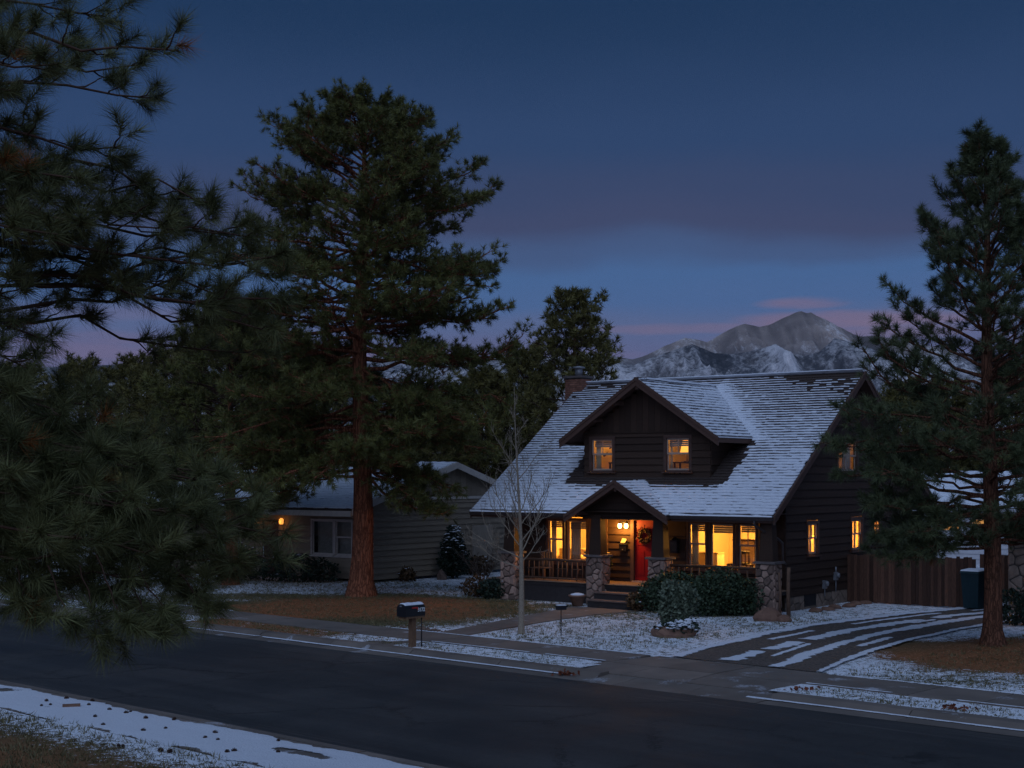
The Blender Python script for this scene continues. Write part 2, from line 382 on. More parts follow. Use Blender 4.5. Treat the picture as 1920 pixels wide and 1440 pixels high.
def asphalt_mat():
    m, N, L, B = new_mat('asphalt')
    geo = N.new('ShaderNodeNewGeometry'); mp = N.new('ShaderNodeMapping'); L.new(geo.outputs['Position'], mp.inputs[0])
    mp.inputs['Rotation'].default_value = (0, 0, -math.atan2(RD[1], RD[0])); P = geo.outputs['Position']
    sp = N.new('ShaderNodeSeparateXYZ'); L.new(mp.outputs[0], sp.inputs[0])
    def ma(op, a, b=None, c=None):
        k = N.new('ShaderNodeMath'); k.operation = op
        for i, v in enumerate((a, b, c)):
            if v is None: continue
            if isinstance(v, (int, float)): k.inputs[i].default_value = v
            else: L.new(v, k.inputs[i])
        return k.outputs[0]
    def mr(x, a, b, c=0., d=1.):
        k = N.new('ShaderNodeMapRange'); k.interpolation_type = 'SMOOTHSTEP'; L.new(x, k.inputs[0])
        for i, v in enumerate((a, b, c, d)): k.inputs[i+1].default_value = v
        return k.outputs[0]
    n1 = noise_node(N, L, 1.0, 6, vec=mp.outputs[0], stretch=(.05, .8, 1), rough=.65); n2 = noise_node(N, L, 60, 3, vec=P); n3 = noise_node(N, L, .35, 5, vec=P); n4 = noise_node(N, L, 7, 6, vec=P, rough=.75)
    b = ma('ADD', ma('ADD', ma('MULTIPLY', n2, .6), n1), ma('ADD', ma('MULTIPLY', n3, .7), ma('MULTIPLY', n4, .5)))
    col = ramp_node(N, L, ma('MULTIPLY', b, .5), [(.50, (.022, .0215, .021)), (.68, (.038, .0365, .035)), (.86, (.064, .061, .058))])
    # pale salt streaks drawn out along the gutters
    st = noise_node(N, L, 1.0, 5, vec=mp.outputs[0], stretch=(.22, 9, 1), rough=.6)
    edge = ma('MAXIMUM', mr(sp.outputs['Y'], 21.6, 23.8), mr(sp.outputs['Y'], 16.4, 15.4)); salt = ma('MULTIPLY', mr(st, .50, .68), ma('MULTIPLY', edge, .55))
    mx = N.new('ShaderNodeMix'); mx.data_type = 'RGBA'; L.new(salt, mx.inputs['Factor']); L.new(col, mx.inputs['A']); mx.inputs['B'].default_value = (.115, .10, .09, 1)
    # sealed cracks
    v = N.new('ShaderNodeTexVoronoi'); v.feature = 'DISTANCE_TO_EDGE'; v.inputs['Scale'].default_value = .30
    wr = N.new('ShaderNodeVectorMath'); wr.operation = 'SCALE'; cb = N.new('ShaderNodeCombineXYZ'); L.new(n4, cb.inputs[0]); L.new(n3, cb.inputs[1]); L.new(cb.outputs[0], wr.inputs[0]); wr.inputs['Scale'].default_value = 1.3
    av = N.new('ShaderNodeVectorMath'); L.new(P, av.inputs[0]); L.new(wr.outputs[0], av.inputs[1]); L.new(av.outputs[0], v.inputs['Vector'])
    cr = ma('MULTIPLY', mr(v.outputs['Distance'], .018, .004), mr(n3, .46, .56))
    m2 = N.new('ShaderNodeMix'); m2.data_type = 'RGBA'; L.new(ma('MULTIPLY', cr, .7), m2.inputs['Factor']); L.new(mx.outputs['Result'], m2.inputs['A']); m2.inputs['B'].default_value = (.010, .010, .010, 1)
    L.new(m2.outputs['Result'], B.inputs['Base Color'])
    L.new(mr(n3, .3, .7, .62, .9), B.inputs['Roughness']); B.inputs['Specular IOR Level'].default_value = .35
    bump_node(N, L, B, ma('ADD', n2, ma('MULTIPLY', n4, .8)), .008, .7); return m
M['asphalt'] = asphalt_mat()

def turf_mat():
    m, N, L, B = new_mat('snowy_turf')
    geo = N.new('ShaderNodeNewGeometry'); P = geo.outputs['Position']
    def attr(nm):
        a = N.new('ShaderNodeAttribute'); a.attribute_name = nm; return a.outputs['Fac']
    n1 = noise_node(N, L, 5.5, 5, vec=P, rough=.65); n2 = noise_node(N, L, .8, 4, vec=P); n3 = noise_node(N, L, 26, 3, vec=P)
    grass = ramp_node(N, L, n1, [(.3, (.050, .046, .020)), (.5, (.105, .088, .042)), (.75, (.16, .125, .07))])
    lit = ramp_node(N, L, n3, [(.3, (.17, .062, .024)), (.7, (.40, .165, .070))])
    mx = N.new('ShaderNodeMix'); mx.data_type = 'RGBA'; L.new(attr('litter'), mx.inputs['Factor']); L.new(grass, mx.inputs['A']); L.new(lit, mx.inputs['B'])
    def ma(op, a, b, c=None):
        k = N.new('ShaderNodeMath'); k.operation = op
        for i, v in enumerate((a, b, c)):
            if v is None: continue
            if isinstance(v, (int, float)): k.inputs[i].default_value = v
            else: L.new(v, k.inputs[i])
        return k.outputs[0]
    v = ma('ADD', attr('cover'), ma('MULTIPLY', ma('SUBTRACT', n1, .5), 1.5))
    v = ma('ADD', v, ma('MULTIPLY', ma('SUBTRACT', n3, .5), 1.5))
    v = ma('ADD', v, ma('MULTIPLY', ma('SUBTRACT', n2, .5), .7))
    sm = N.new('ShaderNodeMapRange'); sm.interpolation_type = 'SMOOTHSTEP'; L.new(v, sm.inputs[0]); sm.inputs[1].default_value = .40; sm.inputs[2].default_value = .56
    m2 = N.new('ShaderNodeMix'); m2.data_type = 'RGBA'; L.new(sm.outputs[0], m2.inputs['Factor']); L.new(mx.outputs['Result'], m2.inputs['A']); m2.inputs['B'].default_value = (*SNOW, 1)
    L.new(m2.outputs['Result'], B.inputs['Base Color']); B.inputs['Roughness'].default_value = .85; B.inputs['Specular IOR Level'].default_value = .15
    bump_node(N, L, B, ma('ADD', n1, ma('MULTIPLY', n3, .6)), .05, .7); return m
M['turf'] = turf_mat()

def sstep(a, b, x):
    t = np.clip((x-a)/(b-a), 0, 1); return t*t*(3-2*t)
def cover_far(X, Y, r, n):
    c = np.full(X.shape, .60)
    d = np.hypot(X+5.2, Y-47.2)+3.6*(fbm2(X*.5, Y*.5, 4, 5)-.47)
    c = np.minimum(c, -.16+.78*sstep(3.4, 7.0, d))
    c = np.where(X < -11, .44+.16*np.sin(r*1.3+n), c)
    d = np.hypot((X+9.5)/2.2, Y-51.5); c = np.minimum(c, .15+.65*sstep(.8, 2.2, d))
    d = np.hypot(X-12.6, Y-34.6)+3.0*(fbm2(X*.6, Y*.6, 4, 9)-.47); c = np.minimum(c, -.14+.76*sstep(2.2, 4.8, d))
    d = np.hypot((X-4.0)/1.6, Y-44.6); c = np.minimum(c, .38+.42*sstep(.6, 2.1, d))
    d = np.hypot((X+.2)/2.2, Y-47.8); c = np.minimum(c, .2+.6*sstep(.7, 1.6, d))
    d = np.hypot((X-9.8)/1.3, Y-30.6); c = np.minimum(c, .42+.4*sstep(.4, 2.0, d))
    return c
def litter_far(X, Y, r, n):
    w = 3.4*(fbm2(X*.55, Y*.55, 4, 11)-.47)
    a = 1-sstep(3.2, 5.2, np.hypot(X+5.2, Y-47.0)+w); b = 1-sstep(2.4, 4.4, np.hypot(X-12.8, Y-34.4)+w)
    return np.clip(np.maximum(a, b*.9), 0, 1)
def ground_patch(name, r0, r1, n0, n1, step, z, cover, litter, bump=.03, edge=0.0):
    R = np.arange(r0, r1+1e-6, step); Nn = np.linspace(n0, n1, max(2, int(round((n1-n0)/step))+1))
    rr, nn = np.meshgrid(R, Nn, indexing='ij')
    if edge:
        nn = nn.copy(); nn[:, 0] += edge*(vn1(R*2.3, 3)-.5)*2; nn[:, -1] += edge*(vn1(R*2.1, 4)-.5)*2
    X = RD[0]*rr+RN[0]*nn; Y = RD[1]*rr+RN[1]*nn
    Z = z+bump*(fbm2(X*.7, Y*.7, 4, 21)-.47)*2
    V = np.stack((X, Y, Z), -1).reshape(-1, 3); a, b = rr.shape
    I = np.arange(a*b).reshape(a, b)
    F = np.stack((I[:-1, :-1], I[1:, :-1], I[1:, 1:], I[:-1, 1:]), -1).reshape(-1, 4)
    o = tri_mesh(name, V, F, M['turf'], smooth=True, attrs={'cover': cover(X, Y, rr, nn).ravel(), 'litter': litter(X, Y, rr, nn).ravel()})
    return tag(o, kind='structure')

def setting():
    o = mesh_obj('ground', [(-5500, -58, -.6), (5500, -58, -.6), (5500, 8250, -.6), (-5500, 8250, -.6)], [(0, 1, 2, 3)],
                 mat('forest_floor', (.09, .085, .07), (.05, .05, .04), .05, .95)); tag(o, kind='structure')
    ground_patch('lawn', -95, 40, 27.74, 100, .5, -.012, cover_far, litter_far)
    def cov_strip(X, Y, r, n):
        c = np.full(X.shape, .63); c = np.minimum(c, .12+.7*sstep(-32.5, -26.5, r)); 
        c = np.where(r < -36, .62, c); return c
    def lit_strip(X, Y, r, n): return np.clip(1-sstep(-33, -27, r), 0, .8)*(r > -40)
    ground_patch('planting_strip', -95, -20.9, 24.86, 26.08, .3, -.004, cov_strip, lit_strip, .02)
    ground_patch('planting_strip', -15.9, 40, 24.86, 26.3, .3, -.004, lambda X, Y, r, n: np.full(X.shape, .63), lambda X, Y, r, n: X*0, .02)
    def cov_near(X, Y, r, n): return np.clip(.66-.42*np.maximum(0, 13.0-n)-.35*sstep(-21, -26, r)*0, -.25, .8)
    ground_patch('near_yard', -80, 20, -14, 13.22, .4, .01, cov_near, lambda X, Y, r, n: np.clip((13.0-n)*.35, 0, .75), .04)
    # road
    V = []; F = []
    R = np.arange(-160, 101, 2.); 
    for r in R:
        for n, z in ((15.28, -.125), (17.5, -.10), (19.6, -.085), (21.8, -.10), (23.98, -.125)): V.append(rn(r, n, z))
    k = 5
    for i in range(len(R)-1):
        for j in range(k-1): F.append((i*k+j, (i+1)*k+j, (i+1)*k+j+1, i*k+j+1))
    tag(mesh_obj('road', V, F, M['asphalt'], smooth=True), kind='structure')
    # kerbs cast in segments, with joints
    def kerb(name, prof, r0, r1, seg, label_mat):
        root = tag(empty(name), kind='structure')
        r = r0
        while r < r1:
            b = MB(); a0, a1 = r+.012, r+seg-.012
            j = random.uniform(-.006, .006)
            P0 = [rn(a0, n, z+j) for n, z in prof]; P1 = [rn(a1, n, z+j) for n, z in prof]; n_ = len(prof)
            b.add(P0+P1, [tuple(range(n_)), tuple(range(n_, 2*n_))[::-1]]+[(i, n_+i, n_+(i+1) % n_, (i+1) % n_) for i in range(n_)])
            b.build('kerb_segment', label_mat, root); r += seg
    kerb('far_kerb', [(23.95, -.3), (23.95, -.119), (24.38, -.112), (24.46, -.06), (24.56, .004), (24.86, .010), (24.86, -.3)], -95, -21.0, 3.0, M['concrete'])
    kerb('driveway_kerb', [(23.95, -.3), (23.95, -.119), (24.40, -.10), (24.86, -.055), (24.86, -.3)], -21.0, -15.6, 1.8, M['concrete'])
    kerb('far_kerb', [(23.95, -.3), (23.95, -.119), (24.38, -.112), (24.46, -.06), (24.56, .004), (24.86, .010), (24.86, -.3)], -15.6, 39, 3.0, M['concrete'])
    kerb('near_kerb', [(14.86, -.3), (14.86, .012), (15.06, .008), (15.14, -.08), (15.30, -.118), (15.30, -.3)], -80, 20, 3.0, M['concrete'])
    # pavements in slabs
    def slab(root, quad, z0, z1):
        b = MB(); q = np.array([p[:2] for p in quad]); c = q.mean(0)
        d = c-q; d /= np.linalg.norm(d, axis=1, keepdims=True)
        lo = q+d*.008; hi = q+d*.02; j = random.uniform(-.004, .004)
        zq = [p[2] for p in quad]
        b.hexa([(p[0], p[1], z0) for p in lo]+[(p[0], p[1], z1+j+z) for p, z in zip(hi, zq)]); return b.build('paving_slab', M['concrete'], root)
    root = tag(empty('far_pavement'), kind='structure')
    r = -72.0
    while r < 20:
        if not (-21.1 < r+.75 < -15.9): slab(root, [rn(r, 26.1), rn(r+1.5, 26.1), rn(r+1.5, 27.7), rn(r, 27.7)], -.2, .014)
        r += 1.5
    root = tag(empty('driveway_apron'), kind='structure')
    for a0, a1 in ((-21.3, -19.7), (-19.7, -18.0), (-18.0, -15.7)):
        f = lambda a, w: -18.4+(a+18.4)*w
        slab(root, [rn(a0, 24.88, -.055), rn(a1, 24.88, -.055), rn(f(a1, .93), 26.08, 0), rn(f(a0, .93), 26.08, 0)], -.3, .012)
        slab(root, [rn(f(a0, .93), 26.1), rn(f(a1, .93), 26.1), rn(f(a1, .82), 27.75), rn(f(a0, .82), 27.75)], -.3, .012)
    root = tag(empty('near_pavement'), kind='structure')
    r = -60.0
    while r < 0: slab(root, [rn(r, 13.28), rn(r+1.5, 13.28), rn(r+1.5, 14.84), rn(r, 14.84)], -.2, .012); r += 1.5
    # front walk
    root = tag(empty('front_walk'), kind='structure')
    Lp = [(-28.32, 27.72), (-28.92, 29.98), (-29.4, 31.7), (-29.91, 33.40), (-30.4, 35.2)]; Rp = [(-27.3, 27.72), (-27.7, 29.6), (-28.0, 31.25), (-28.25, 33.0), (-28.4, 34.6)]
    for i in range(4): slab(root, [rn(*Rp[i]), rn(*Rp[i+1]), rn(*Lp[i+1]), rn(*Lp[i])][::-1], -.2, .018)
    slab(root, [rn(*Lp[4]), rn(*Rp[4]), hp(-4.2, -.95), hp(-6.9, -.85)], -.2, .018)
    # small service pads beside the letterbox
    slab(root, [rn(-28.3, 24.9), rn(-27.1, 24.9), rn(-27.3, 26.06), rn(-28.3, 26.06)], -.2, .006)
    # gravel drive
    Ld = [(-20.3, 27.76), (-20.75, 30), (-21.15, 32.2), (-21.5, 35), (-21.6, 38), (-21.35, 41.3), (-20.6, 45), (-19.6, 48)]
    Rd_ = [(-16.55, 27.76), (-17.2, 30), (-17.65, 32.2), (-18.05, 35), (-18.25, 38), (-18.2, 41.3), (-17.4, 45), (-16.2, 48)]
    dist = np.linspace(0, 1, 60); li = np.linspace(0, 1, len(Ld))
    Li = np.stack([np.interp(dist, li, [p[k] for p in Ld]) for k in (0, 1)], 1); Ri = np.stack([np.interp(dist, li, [p[k] for p in Rd_]) for k in (0, 1)], 1)
    V = []; F = []
    for i in range(60):
        for j in range(7):
            f = j/6; p = Li[i]*(1-f)+Ri[i]*f; V.append(rn(p[0], p[1], .022))
    for i in range(59):
        for j in range(6): F.append((i*7+j, i*7+j+1, (i+1)*7+j+1, (i+1)*7+j))
    tag(mesh_obj('driveway', V, F, mat('gravel_drive', (.19, .145, .115), (.045, .035, .029), 17, .9, .05, detail=9), smooth=True), kind='structure')
    # snow left between the wheel tracks
    def ribbon(name, pts, w0, w1, z, seed, holes=.0, body=None):
        pts = np.array(pts); n = len(pts); d = np.gradient(pts, axis=0); d /= np.linalg.norm(d, axis=1, keepdims=True); nr = np.stack((-d[:, 1], d[:, 0]), 1)
        L_ = np.concatenate(([0], np.cumsum(np.linalg.norm(np.diff(pts, axis=0), axis=1))))
        hw = (w0+(w1-w0)*np.linspace(0, 1, n))*.5
        a = hw*(.6+.7*vn1(L_*.8, seed)+.3*vn1(L_*5, seed+1)); b = hw*(.6+.7*vn1(L_*.7, seed+2)+.3*vn1(L_*5.5, seed+3))
        gap = vn1(L_*.8, seed+4) < holes
        V = []; F = []; K = 7; ed = []
        for i in range(n):
            q0 = pts[i]+nr[i]*a[i]; q1 = pts[i]-nr[i]*b[i]
            for j in range(K):
                f = j/(K-1); e = 1-abs(2*f-1); q = q0*(1-f)+q1*f; V.append(rn(*q, z-.006+.018*e**.6)); ed.append((e*1.7-.50 if not gap[i] else -.8) if body is None else min(e*4-.3, 1)*body)
        for i in range(n-1):
            for j in range(K-1): F.append((i*K+j, i*K+j+1, (i+1)*K+j+1, (i+1)*K+j))
        return V, F, ed
    def ribbons(name, lst):
        V = []; F = []; E_ = []
        for v_, f_, e_ in lst:
            n = len(V); V += v_; F += [tuple(n+i for i in f) for f in f_]; E_ += e_
        return tag(tri_mesh(name, V, F, M['thin_snow'], smooth=True, attrs={'edge': E_}), kind='stuff')
    fine = np.linspace(0, 1, 170)
    def lane(f0, f1, a=0., b=1.):
        k = a+(b-a)*fine
        l = np.stack([np.interp(k, li, [p[c] for p in Ld]) for c in (0, 1)], 1); r_ = np.stack([np.interp(k, li, [p[c] for p in Rd_]) for c in (0, 1)], 1)
        f = (f0+(f1-f0)*fine)[:, None]; return l*(1-f)+r_*f
    ribbons('driveway_snow', [ribbon('', lane(.36, .44), .75, .85, .032, 30, .12), ribbon('', lane(.72, .66), .65, .8, .032, 40, .1), ribbon('', lane(-.03, -.03), .6, .8, .032, 50, 0),
                              ribbon('', lane(1.03, 1.02), .30, .6, .032, 60, .25), ribbon('', lane(.16, .2, .25, .9), .3, .4, .032, 70, .5), ribbon('', lane(.87, .86, .1, .8), .3, .4, .032, 80, .5), ribbon('', lane(.53, .5, .1, .7), .25, .4, .032, 90, .6)])
    def gl(r0, r1, n, w, seed, holes, z, body=None):
        R = np.arange(r0, r1, .12); P = np.stack((R, np.full(R.shape, n)), 1); return ribbon('', P, w, w, z, seed, holes, body)
    ribbons('gutter_snow', [gl(-64, -31.8, 24.42, .16, 11, .3, -.094), gl(-31.8, -20.6, 24.42, .15, 12, .0, -.094, .85), gl(-16.1, 30, 24.42, .15, 13, .0, -.094, .85),
                            gl(-24.5, -13, 15.2, .2, 14, .52, -.085), gl(-40, -13, 15.0, .14, 15, .7, .012)])
    # trodden snow lying on the near pavement, and along the edges of the far one
    R = np.arange(-60, 2, .12); a = 13.22+.16*(vn1(R*1.6, 61)-.5)*2+.10*(vn1(R*9, 62)-.5); b = 14.80+.09*(vn1(R*1.4, 63)-.5)*2+.08*(vn1(R*8, 64)-.5)
    V = []; F = []; ed = []
    for i, r in enumerate(R):
        for j in range(13):
            f = j/12; n = a[i]*(1-f)+b[i]*f; e = 0 if j in (0, 12) else .022+.010*(vn2(r*3, n*3, 5)-.5)
            V.append(rn(r, n, .010+e)); hole = vn2(r*.40, n*2.6, 77)+.2*vn2(r*3, n*6, 78)
            ed.append(min(1.02, .40+e*32)-1.6*max(0, hole-.80)*3)
    for i in range(len(R)-1):
        for j in range(12): F.append((i*13+j, i*13+j+1, (i+1)*13+j+1, (i+1)*13+j))
    tag(tri_mesh('pavement_snow', V, F, M['thin_snow'], smooth=True, attrs={'edge': ed}), kind='stuff')
    ribbons('pavement_edge_snow', [gl(-26.9, -20.6, 26.12, .16, 21, .2, .022), gl(-30, -20.4, 27.68, .14, 22, .15, .02), gl(-15.6, 20, 27.7, .12, 23, .35, .02), gl(-15.8, 20, 26.15, .12, 24, .3, .02),
                                   gl(-60, -37.5, 27.66, .22, 25, .2, .02), gl(-60, -38, 26.15, .3, 26, .15, .02)])
setting()

# ------------------------------------------------------------------ mountains
def mountains():
    m, N, L, B = new_mat('mountain_rock')
    geo = N.new('ShaderNodeNewGeometry'); P = geo.outputs['Position']
    n1 = noise_node(N, L, .004, 8, vec=P, rough=.65); n2 = noise_node(N, L, .03, 6, vec=P, rough=.7, stretch=(1, 1, .35))
    a = N.new('ShaderNodeAttribute'); a.attribute_name = 'alpine'
    n3 = noise_node(N, L, .0022, 6, vec=P)
    n4 = noise_node(N, L, .055, 6, vec=P, rough=.8, stretch=(1, .4, .6))
    forest = ramp_node(N, L, n2, [(.35, (.055, .060, .068)), (.6, (.15, .145, .15))])
    alp = ramp_node(N, L, n1, [(.3, (.22, .17, .145)), (.55, (.37, .285, .24)), (.75, (.48, .375, .32))])
    mx = N.new('ShaderNodeMix'); mx.data_type = 'RGBA'; L.new(a.outputs['Fac'], mx.inputs['Factor']); L.new(forest, mx.inputs['A']); L.new(alp, mx.inputs['B'])
    def ma(op, a_, b_):
        k = N.new('ShaderNodeMath'); k.operation = op
        for i, v in enumerate((a_, b_)):
            if isinstance(v, (int, float)): k.inputs[i].default_value = v
            else: L.new(v, k.inputs[i])
        return k.outputs[0]
    sn = N.new('ShaderNodeAttribute'); sn.attribute_name = 'snow'
    v = ma('ADD', ma('ADD', ma('MULTIPLY', n4, 1.5), ma('MULTIPLY', n2, .6)), sn.outputs['Fac'])
    sm = N.new('ShaderNodeMapRange'); L.new(v, sm.inputs[0]); sm.inputs[1].default_value = 1.08; sm.inputs[2].default_value = 1.38; sm.inputs[4].default_value = .85
    m2 = N.new('ShaderNodeMix'); m2.data_type = 'RGBA'; L.new(sm.outputs[0], m2.inputs['Factor']); L.new(mx.outputs['Result'], m2.inputs['A']); m2.inputs['B'].default_value = (.68, .63, .62, 1)
    rb = N.new('ShaderNodeAttribute'); rb.attribute_name = 'rib'; rv = N.new('ShaderNodeMapRange'); L.new(rb.outputs['Fac'], rv.inputs[0])  # gullies darker, ribs paler: rock and forest, plus relief shading put into the colour
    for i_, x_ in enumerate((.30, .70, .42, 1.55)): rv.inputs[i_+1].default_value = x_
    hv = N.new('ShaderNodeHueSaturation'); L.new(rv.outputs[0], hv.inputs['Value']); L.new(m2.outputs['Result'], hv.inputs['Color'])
    L.new(hv.outputs[0], B.inputs['Base Color']); B.inputs['Roughness'].default_value = 1; B.inputs['Specular IOR Level'].default_value = 0
    bump_node(N, L, B, ma('ADD', n2, ma('MULTIPLY', n4, .5)), 22, .8)
    def rng(name, D, sky, half_f, half_b, amp, seed, alpine, snow, ny=170, sc=1.0):
        px = np.concatenate((np.linspace(-900, 1100, 150)[:-1], np.linspace(1100, 1750, 480), np.linspace(1750, 2900, 90)[1:]))
        crest = (HY-np.interp(px, [p[0] for p in sky], [p[1] for p in sky]))/FPX*D+HC
        crest = crest+D*.0012*(fbm2(px*.06, px*0+seed, 5, seed)-.48)
        nf = int(ny*.82); v = np.concatenate((-np.linspace(1, 0, nf)**1.25, np.linspace(0, 1, ny-nf+1)[1:]))
        PX, VV = np.meshgrid(px, v, indexing='ij'); W = np.where(VV < 0, half_f, half_b)
        Y = D+VV*W; X = (PX-960)/FPX*D*(1+.25*VV*W/D); t = 1-np.abs(VV)
        wx = X+170*(fbm2(X/500, VV*3, 3, seed+1)-.48); rd = lambda q: 1-np.abs(2*q-1)
        def layer(f, g, sd): return rd(vn2(wx/(f*sc), VV*g+sd, sd))
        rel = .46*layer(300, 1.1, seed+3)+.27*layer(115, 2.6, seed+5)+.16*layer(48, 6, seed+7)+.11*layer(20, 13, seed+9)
        Z = crest[:, None]*(t**1.08)+amp*(rel-.52)*np.sin(np.clip(t, 0, 1)*PI)**.75*(VV < 0)
        Z = np.where(VV < 0, np.minimum(Z, crest[:, None]*(1-.10*np.abs(VV))), Z)-25*np.abs(VV)
        V3 = np.stack((X, Y, Z), -1).reshape(-1, 3); I = np.arange(PX.size).reshape(PX.shape)
        F = np.stack((I[:-1, :-1], I[1:, :-1], I[1:, 1:], I[:-1, 1:]), -1).reshape(-1, 4)
        hf = Z/D; al = alpine(hf)+.5*(fbm2(X/160, Y/160, 4, 31)-.48); sw = snow(hf)+.75*(rel-.5)
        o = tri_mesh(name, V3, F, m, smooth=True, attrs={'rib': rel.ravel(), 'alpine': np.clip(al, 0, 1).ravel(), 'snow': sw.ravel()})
        return tag(o, kind='structure')
    sky1 = [(-900, 700), (0, 690), (500, 676), (800, 668), (1000, 672), (1100, 664), (1156, 668), (1185, 674), (1215, 665), (1250, 648), (1285, 633), (1300, 635), (1325, 642), (1370, 617), (1397, 606), (1425, 613), (1440, 610), (1470, 596), (1490, 586), (1503, 583), (1512, 587), (1520, 586), (1560, 605), (1600, 627), (1612, 632), (1640, 629), (1665, 633), (1750, 650), (1850, 668), (2000, 690), (2900, 740)]
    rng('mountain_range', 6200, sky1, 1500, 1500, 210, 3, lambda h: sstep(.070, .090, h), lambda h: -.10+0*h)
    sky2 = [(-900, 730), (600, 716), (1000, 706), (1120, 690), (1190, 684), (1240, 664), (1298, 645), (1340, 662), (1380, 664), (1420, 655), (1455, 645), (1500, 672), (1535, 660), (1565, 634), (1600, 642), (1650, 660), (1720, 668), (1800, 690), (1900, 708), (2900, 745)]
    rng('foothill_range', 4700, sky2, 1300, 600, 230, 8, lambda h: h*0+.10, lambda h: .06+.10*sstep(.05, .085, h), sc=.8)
mountains()

# ================================================================== BUILDING BLOCKS FOR HOUSES
class Face:
    "a wall plane inside a house: u along it, v up, w outwards"
    def __init__(s, o, u, w): s.o = np.array(o, float); s.u = np.array(u, float); s.w = np.array(w, float)
    def __call__(s, u, v, w=0.0): return tuple(s.o+s.u*u+np.array((0, 0, v))+s.w*w)
    def box(s, b, u0, u1, v0, v1, w0, w1):
        b.hexa([s(u0, v0, w0), s(u1, v0, w0), s(u1, v0, w1), s(u0, v0, w1), s(u0, v1, w0), s(u1, v1, w0), s(u1, v1, w1), s(u0, v1, w1)]); return b
def lap_board(face, root, m, u00, u01, u10, u11, a, b, proud=.03, name='siding_board'):
    "one lap board from height a to b; ends may follow a roof slope"
    p = [face(u00, a, -.02), face(u01, a, -.02), face(u01, a, proud), face(u00, a, proud),
         face(u10, b, -.02), face(u11, b, -.02), face(u11, b, .008), face(u10, b, .008)]
    return MB().hexa(p).build(name, m, root)
def siding(face, root, m, lo, hi, left, right, opens, row=.245, proud=.052):
    "lap boards between the sloping limits left(v), right(v), cut round the openings (u0,u1,v0,v1)"
    v = lo
    while v < hi-.02:
        a, b = v, min(v+row, hi); v += row
        l0, r0, l1, r1 = left(a), right(a), left(b), right(b)
        if r0-l0 < .05: continue
        cuts = sorted([o for o in opens if o[2] < b-.01 and o[3] > a+.01]); cur = None; segs = []
        pos = None
        for (u0, u1, v0, v1) in cuts:
            segs.append((pos, u0)); pos = u1
            if v0 > a+.02: lap_board(face, root, m, u0, u1, u0, u1, a, v0, proud)
            if v1 < b-.02: lap_board(face, root, m, u0, u1, u0, u1, v1, b, proud)
        segs.append((pos, None))
        for p, q in segs:
            x0, x1 = (l0 if p is None else p), (l1 if p is None else p); y0, y1 = (r0 if q is None else q), (r1 if q is None else q)
            if y0-x0 < .03: continue
            if y1 < x1: y1 = x1 = (y1+x1)/2
            lap_board(face, root, m, x0, y0, x1, y1, a, b, proud)
def window(face, root, u0, u1, v0, v1, style='double', casing=.11, mc=None, ms=None, shade=.0, sill=True, mull=True, label=None):
    "window: casing with sashes, panes, bars, sill and shade as sub-parts; u0..v1 is the clear opening"
    mc = mc or M['trim']; ms = ms or M['sash']; c = casing
    b = MB()
    face.box(b, u0-c, u0, v0-.02, v1+c, -.10, .055); face.box(b, u1, u1+c, v0-.02, v1+c, -.10, .055)
    face.box(b, u0, u1, v1, v1+c, -.10, .052); face.box(b, u0, u1, v0-.05, v0, -.10, .05)
    w = b.build('window', mc, root)
    if label: w['label'] = label
    if sill: face.box(MB(), u0-c-.05, u1+c+.05, v0-.095, v0-.05, -.05, .12).build('sill', mc, w)
    def frame(x0, x1, y0, y1, d, th=.045):
        f = MB()
        face.box(f, x0, x0+th, y0, y1, d, d+.035); face.box(f, x1-th, x1, y0, y1, d, d+.035)
        face.box(f, x0+th, x1-th, y1-th, y1, d, d+.035); face.box(f, x0+th, x1-th, y0, y0+th*1.3, d, d+.035)
        f.build('sash', ms, w); mesh_obj('pane', [face(x0+th, y0+th*1.3, d+.015), face(x1-th, y0+th*1.3, d+.015), face(x1-th, y1-th, d+.015), face(x0+th, y1-th, d+.015)], [(0, 1, 2, 3)], M['glass'], w)
    if style == 'double':
        mid = (v0+v1)/2+(v1-v0)*.02
        frame(u0, u1, mid-.02, v1, -.03); frame(u0, u1, v0, mid+.02, -.07)
        if mull: face.box(MB(), (u0+u1)/2-.014, (u0+u1)/2+.014, mid+.02, v1-.045, -.022, .002).build('glazing_bar', ms, w)
    elif style == 'fixed': frame(u0, u1, v0, v1, -.05)
    elif style == 'pair':
        mid = (u0+u1)/2; vm = (v0+v1)/2
        for x0, x1 in ((u0, mid), (mid, u1)): frame(x0, x1, vm-.02, v1, -.03); frame(x0, x1, v0, vm+.02, -.07)
    if shade:
        f = MB(); k = 4
        for i in range(k): face.box(f, u0+.02, u1-.02, v1-shade*(i+1)/k, v1-shade*i/k-.008, -.16-.012*(i % 2), -.135+.012*(i % 2))
        f.build('shade', M['shade'], w)
    return w

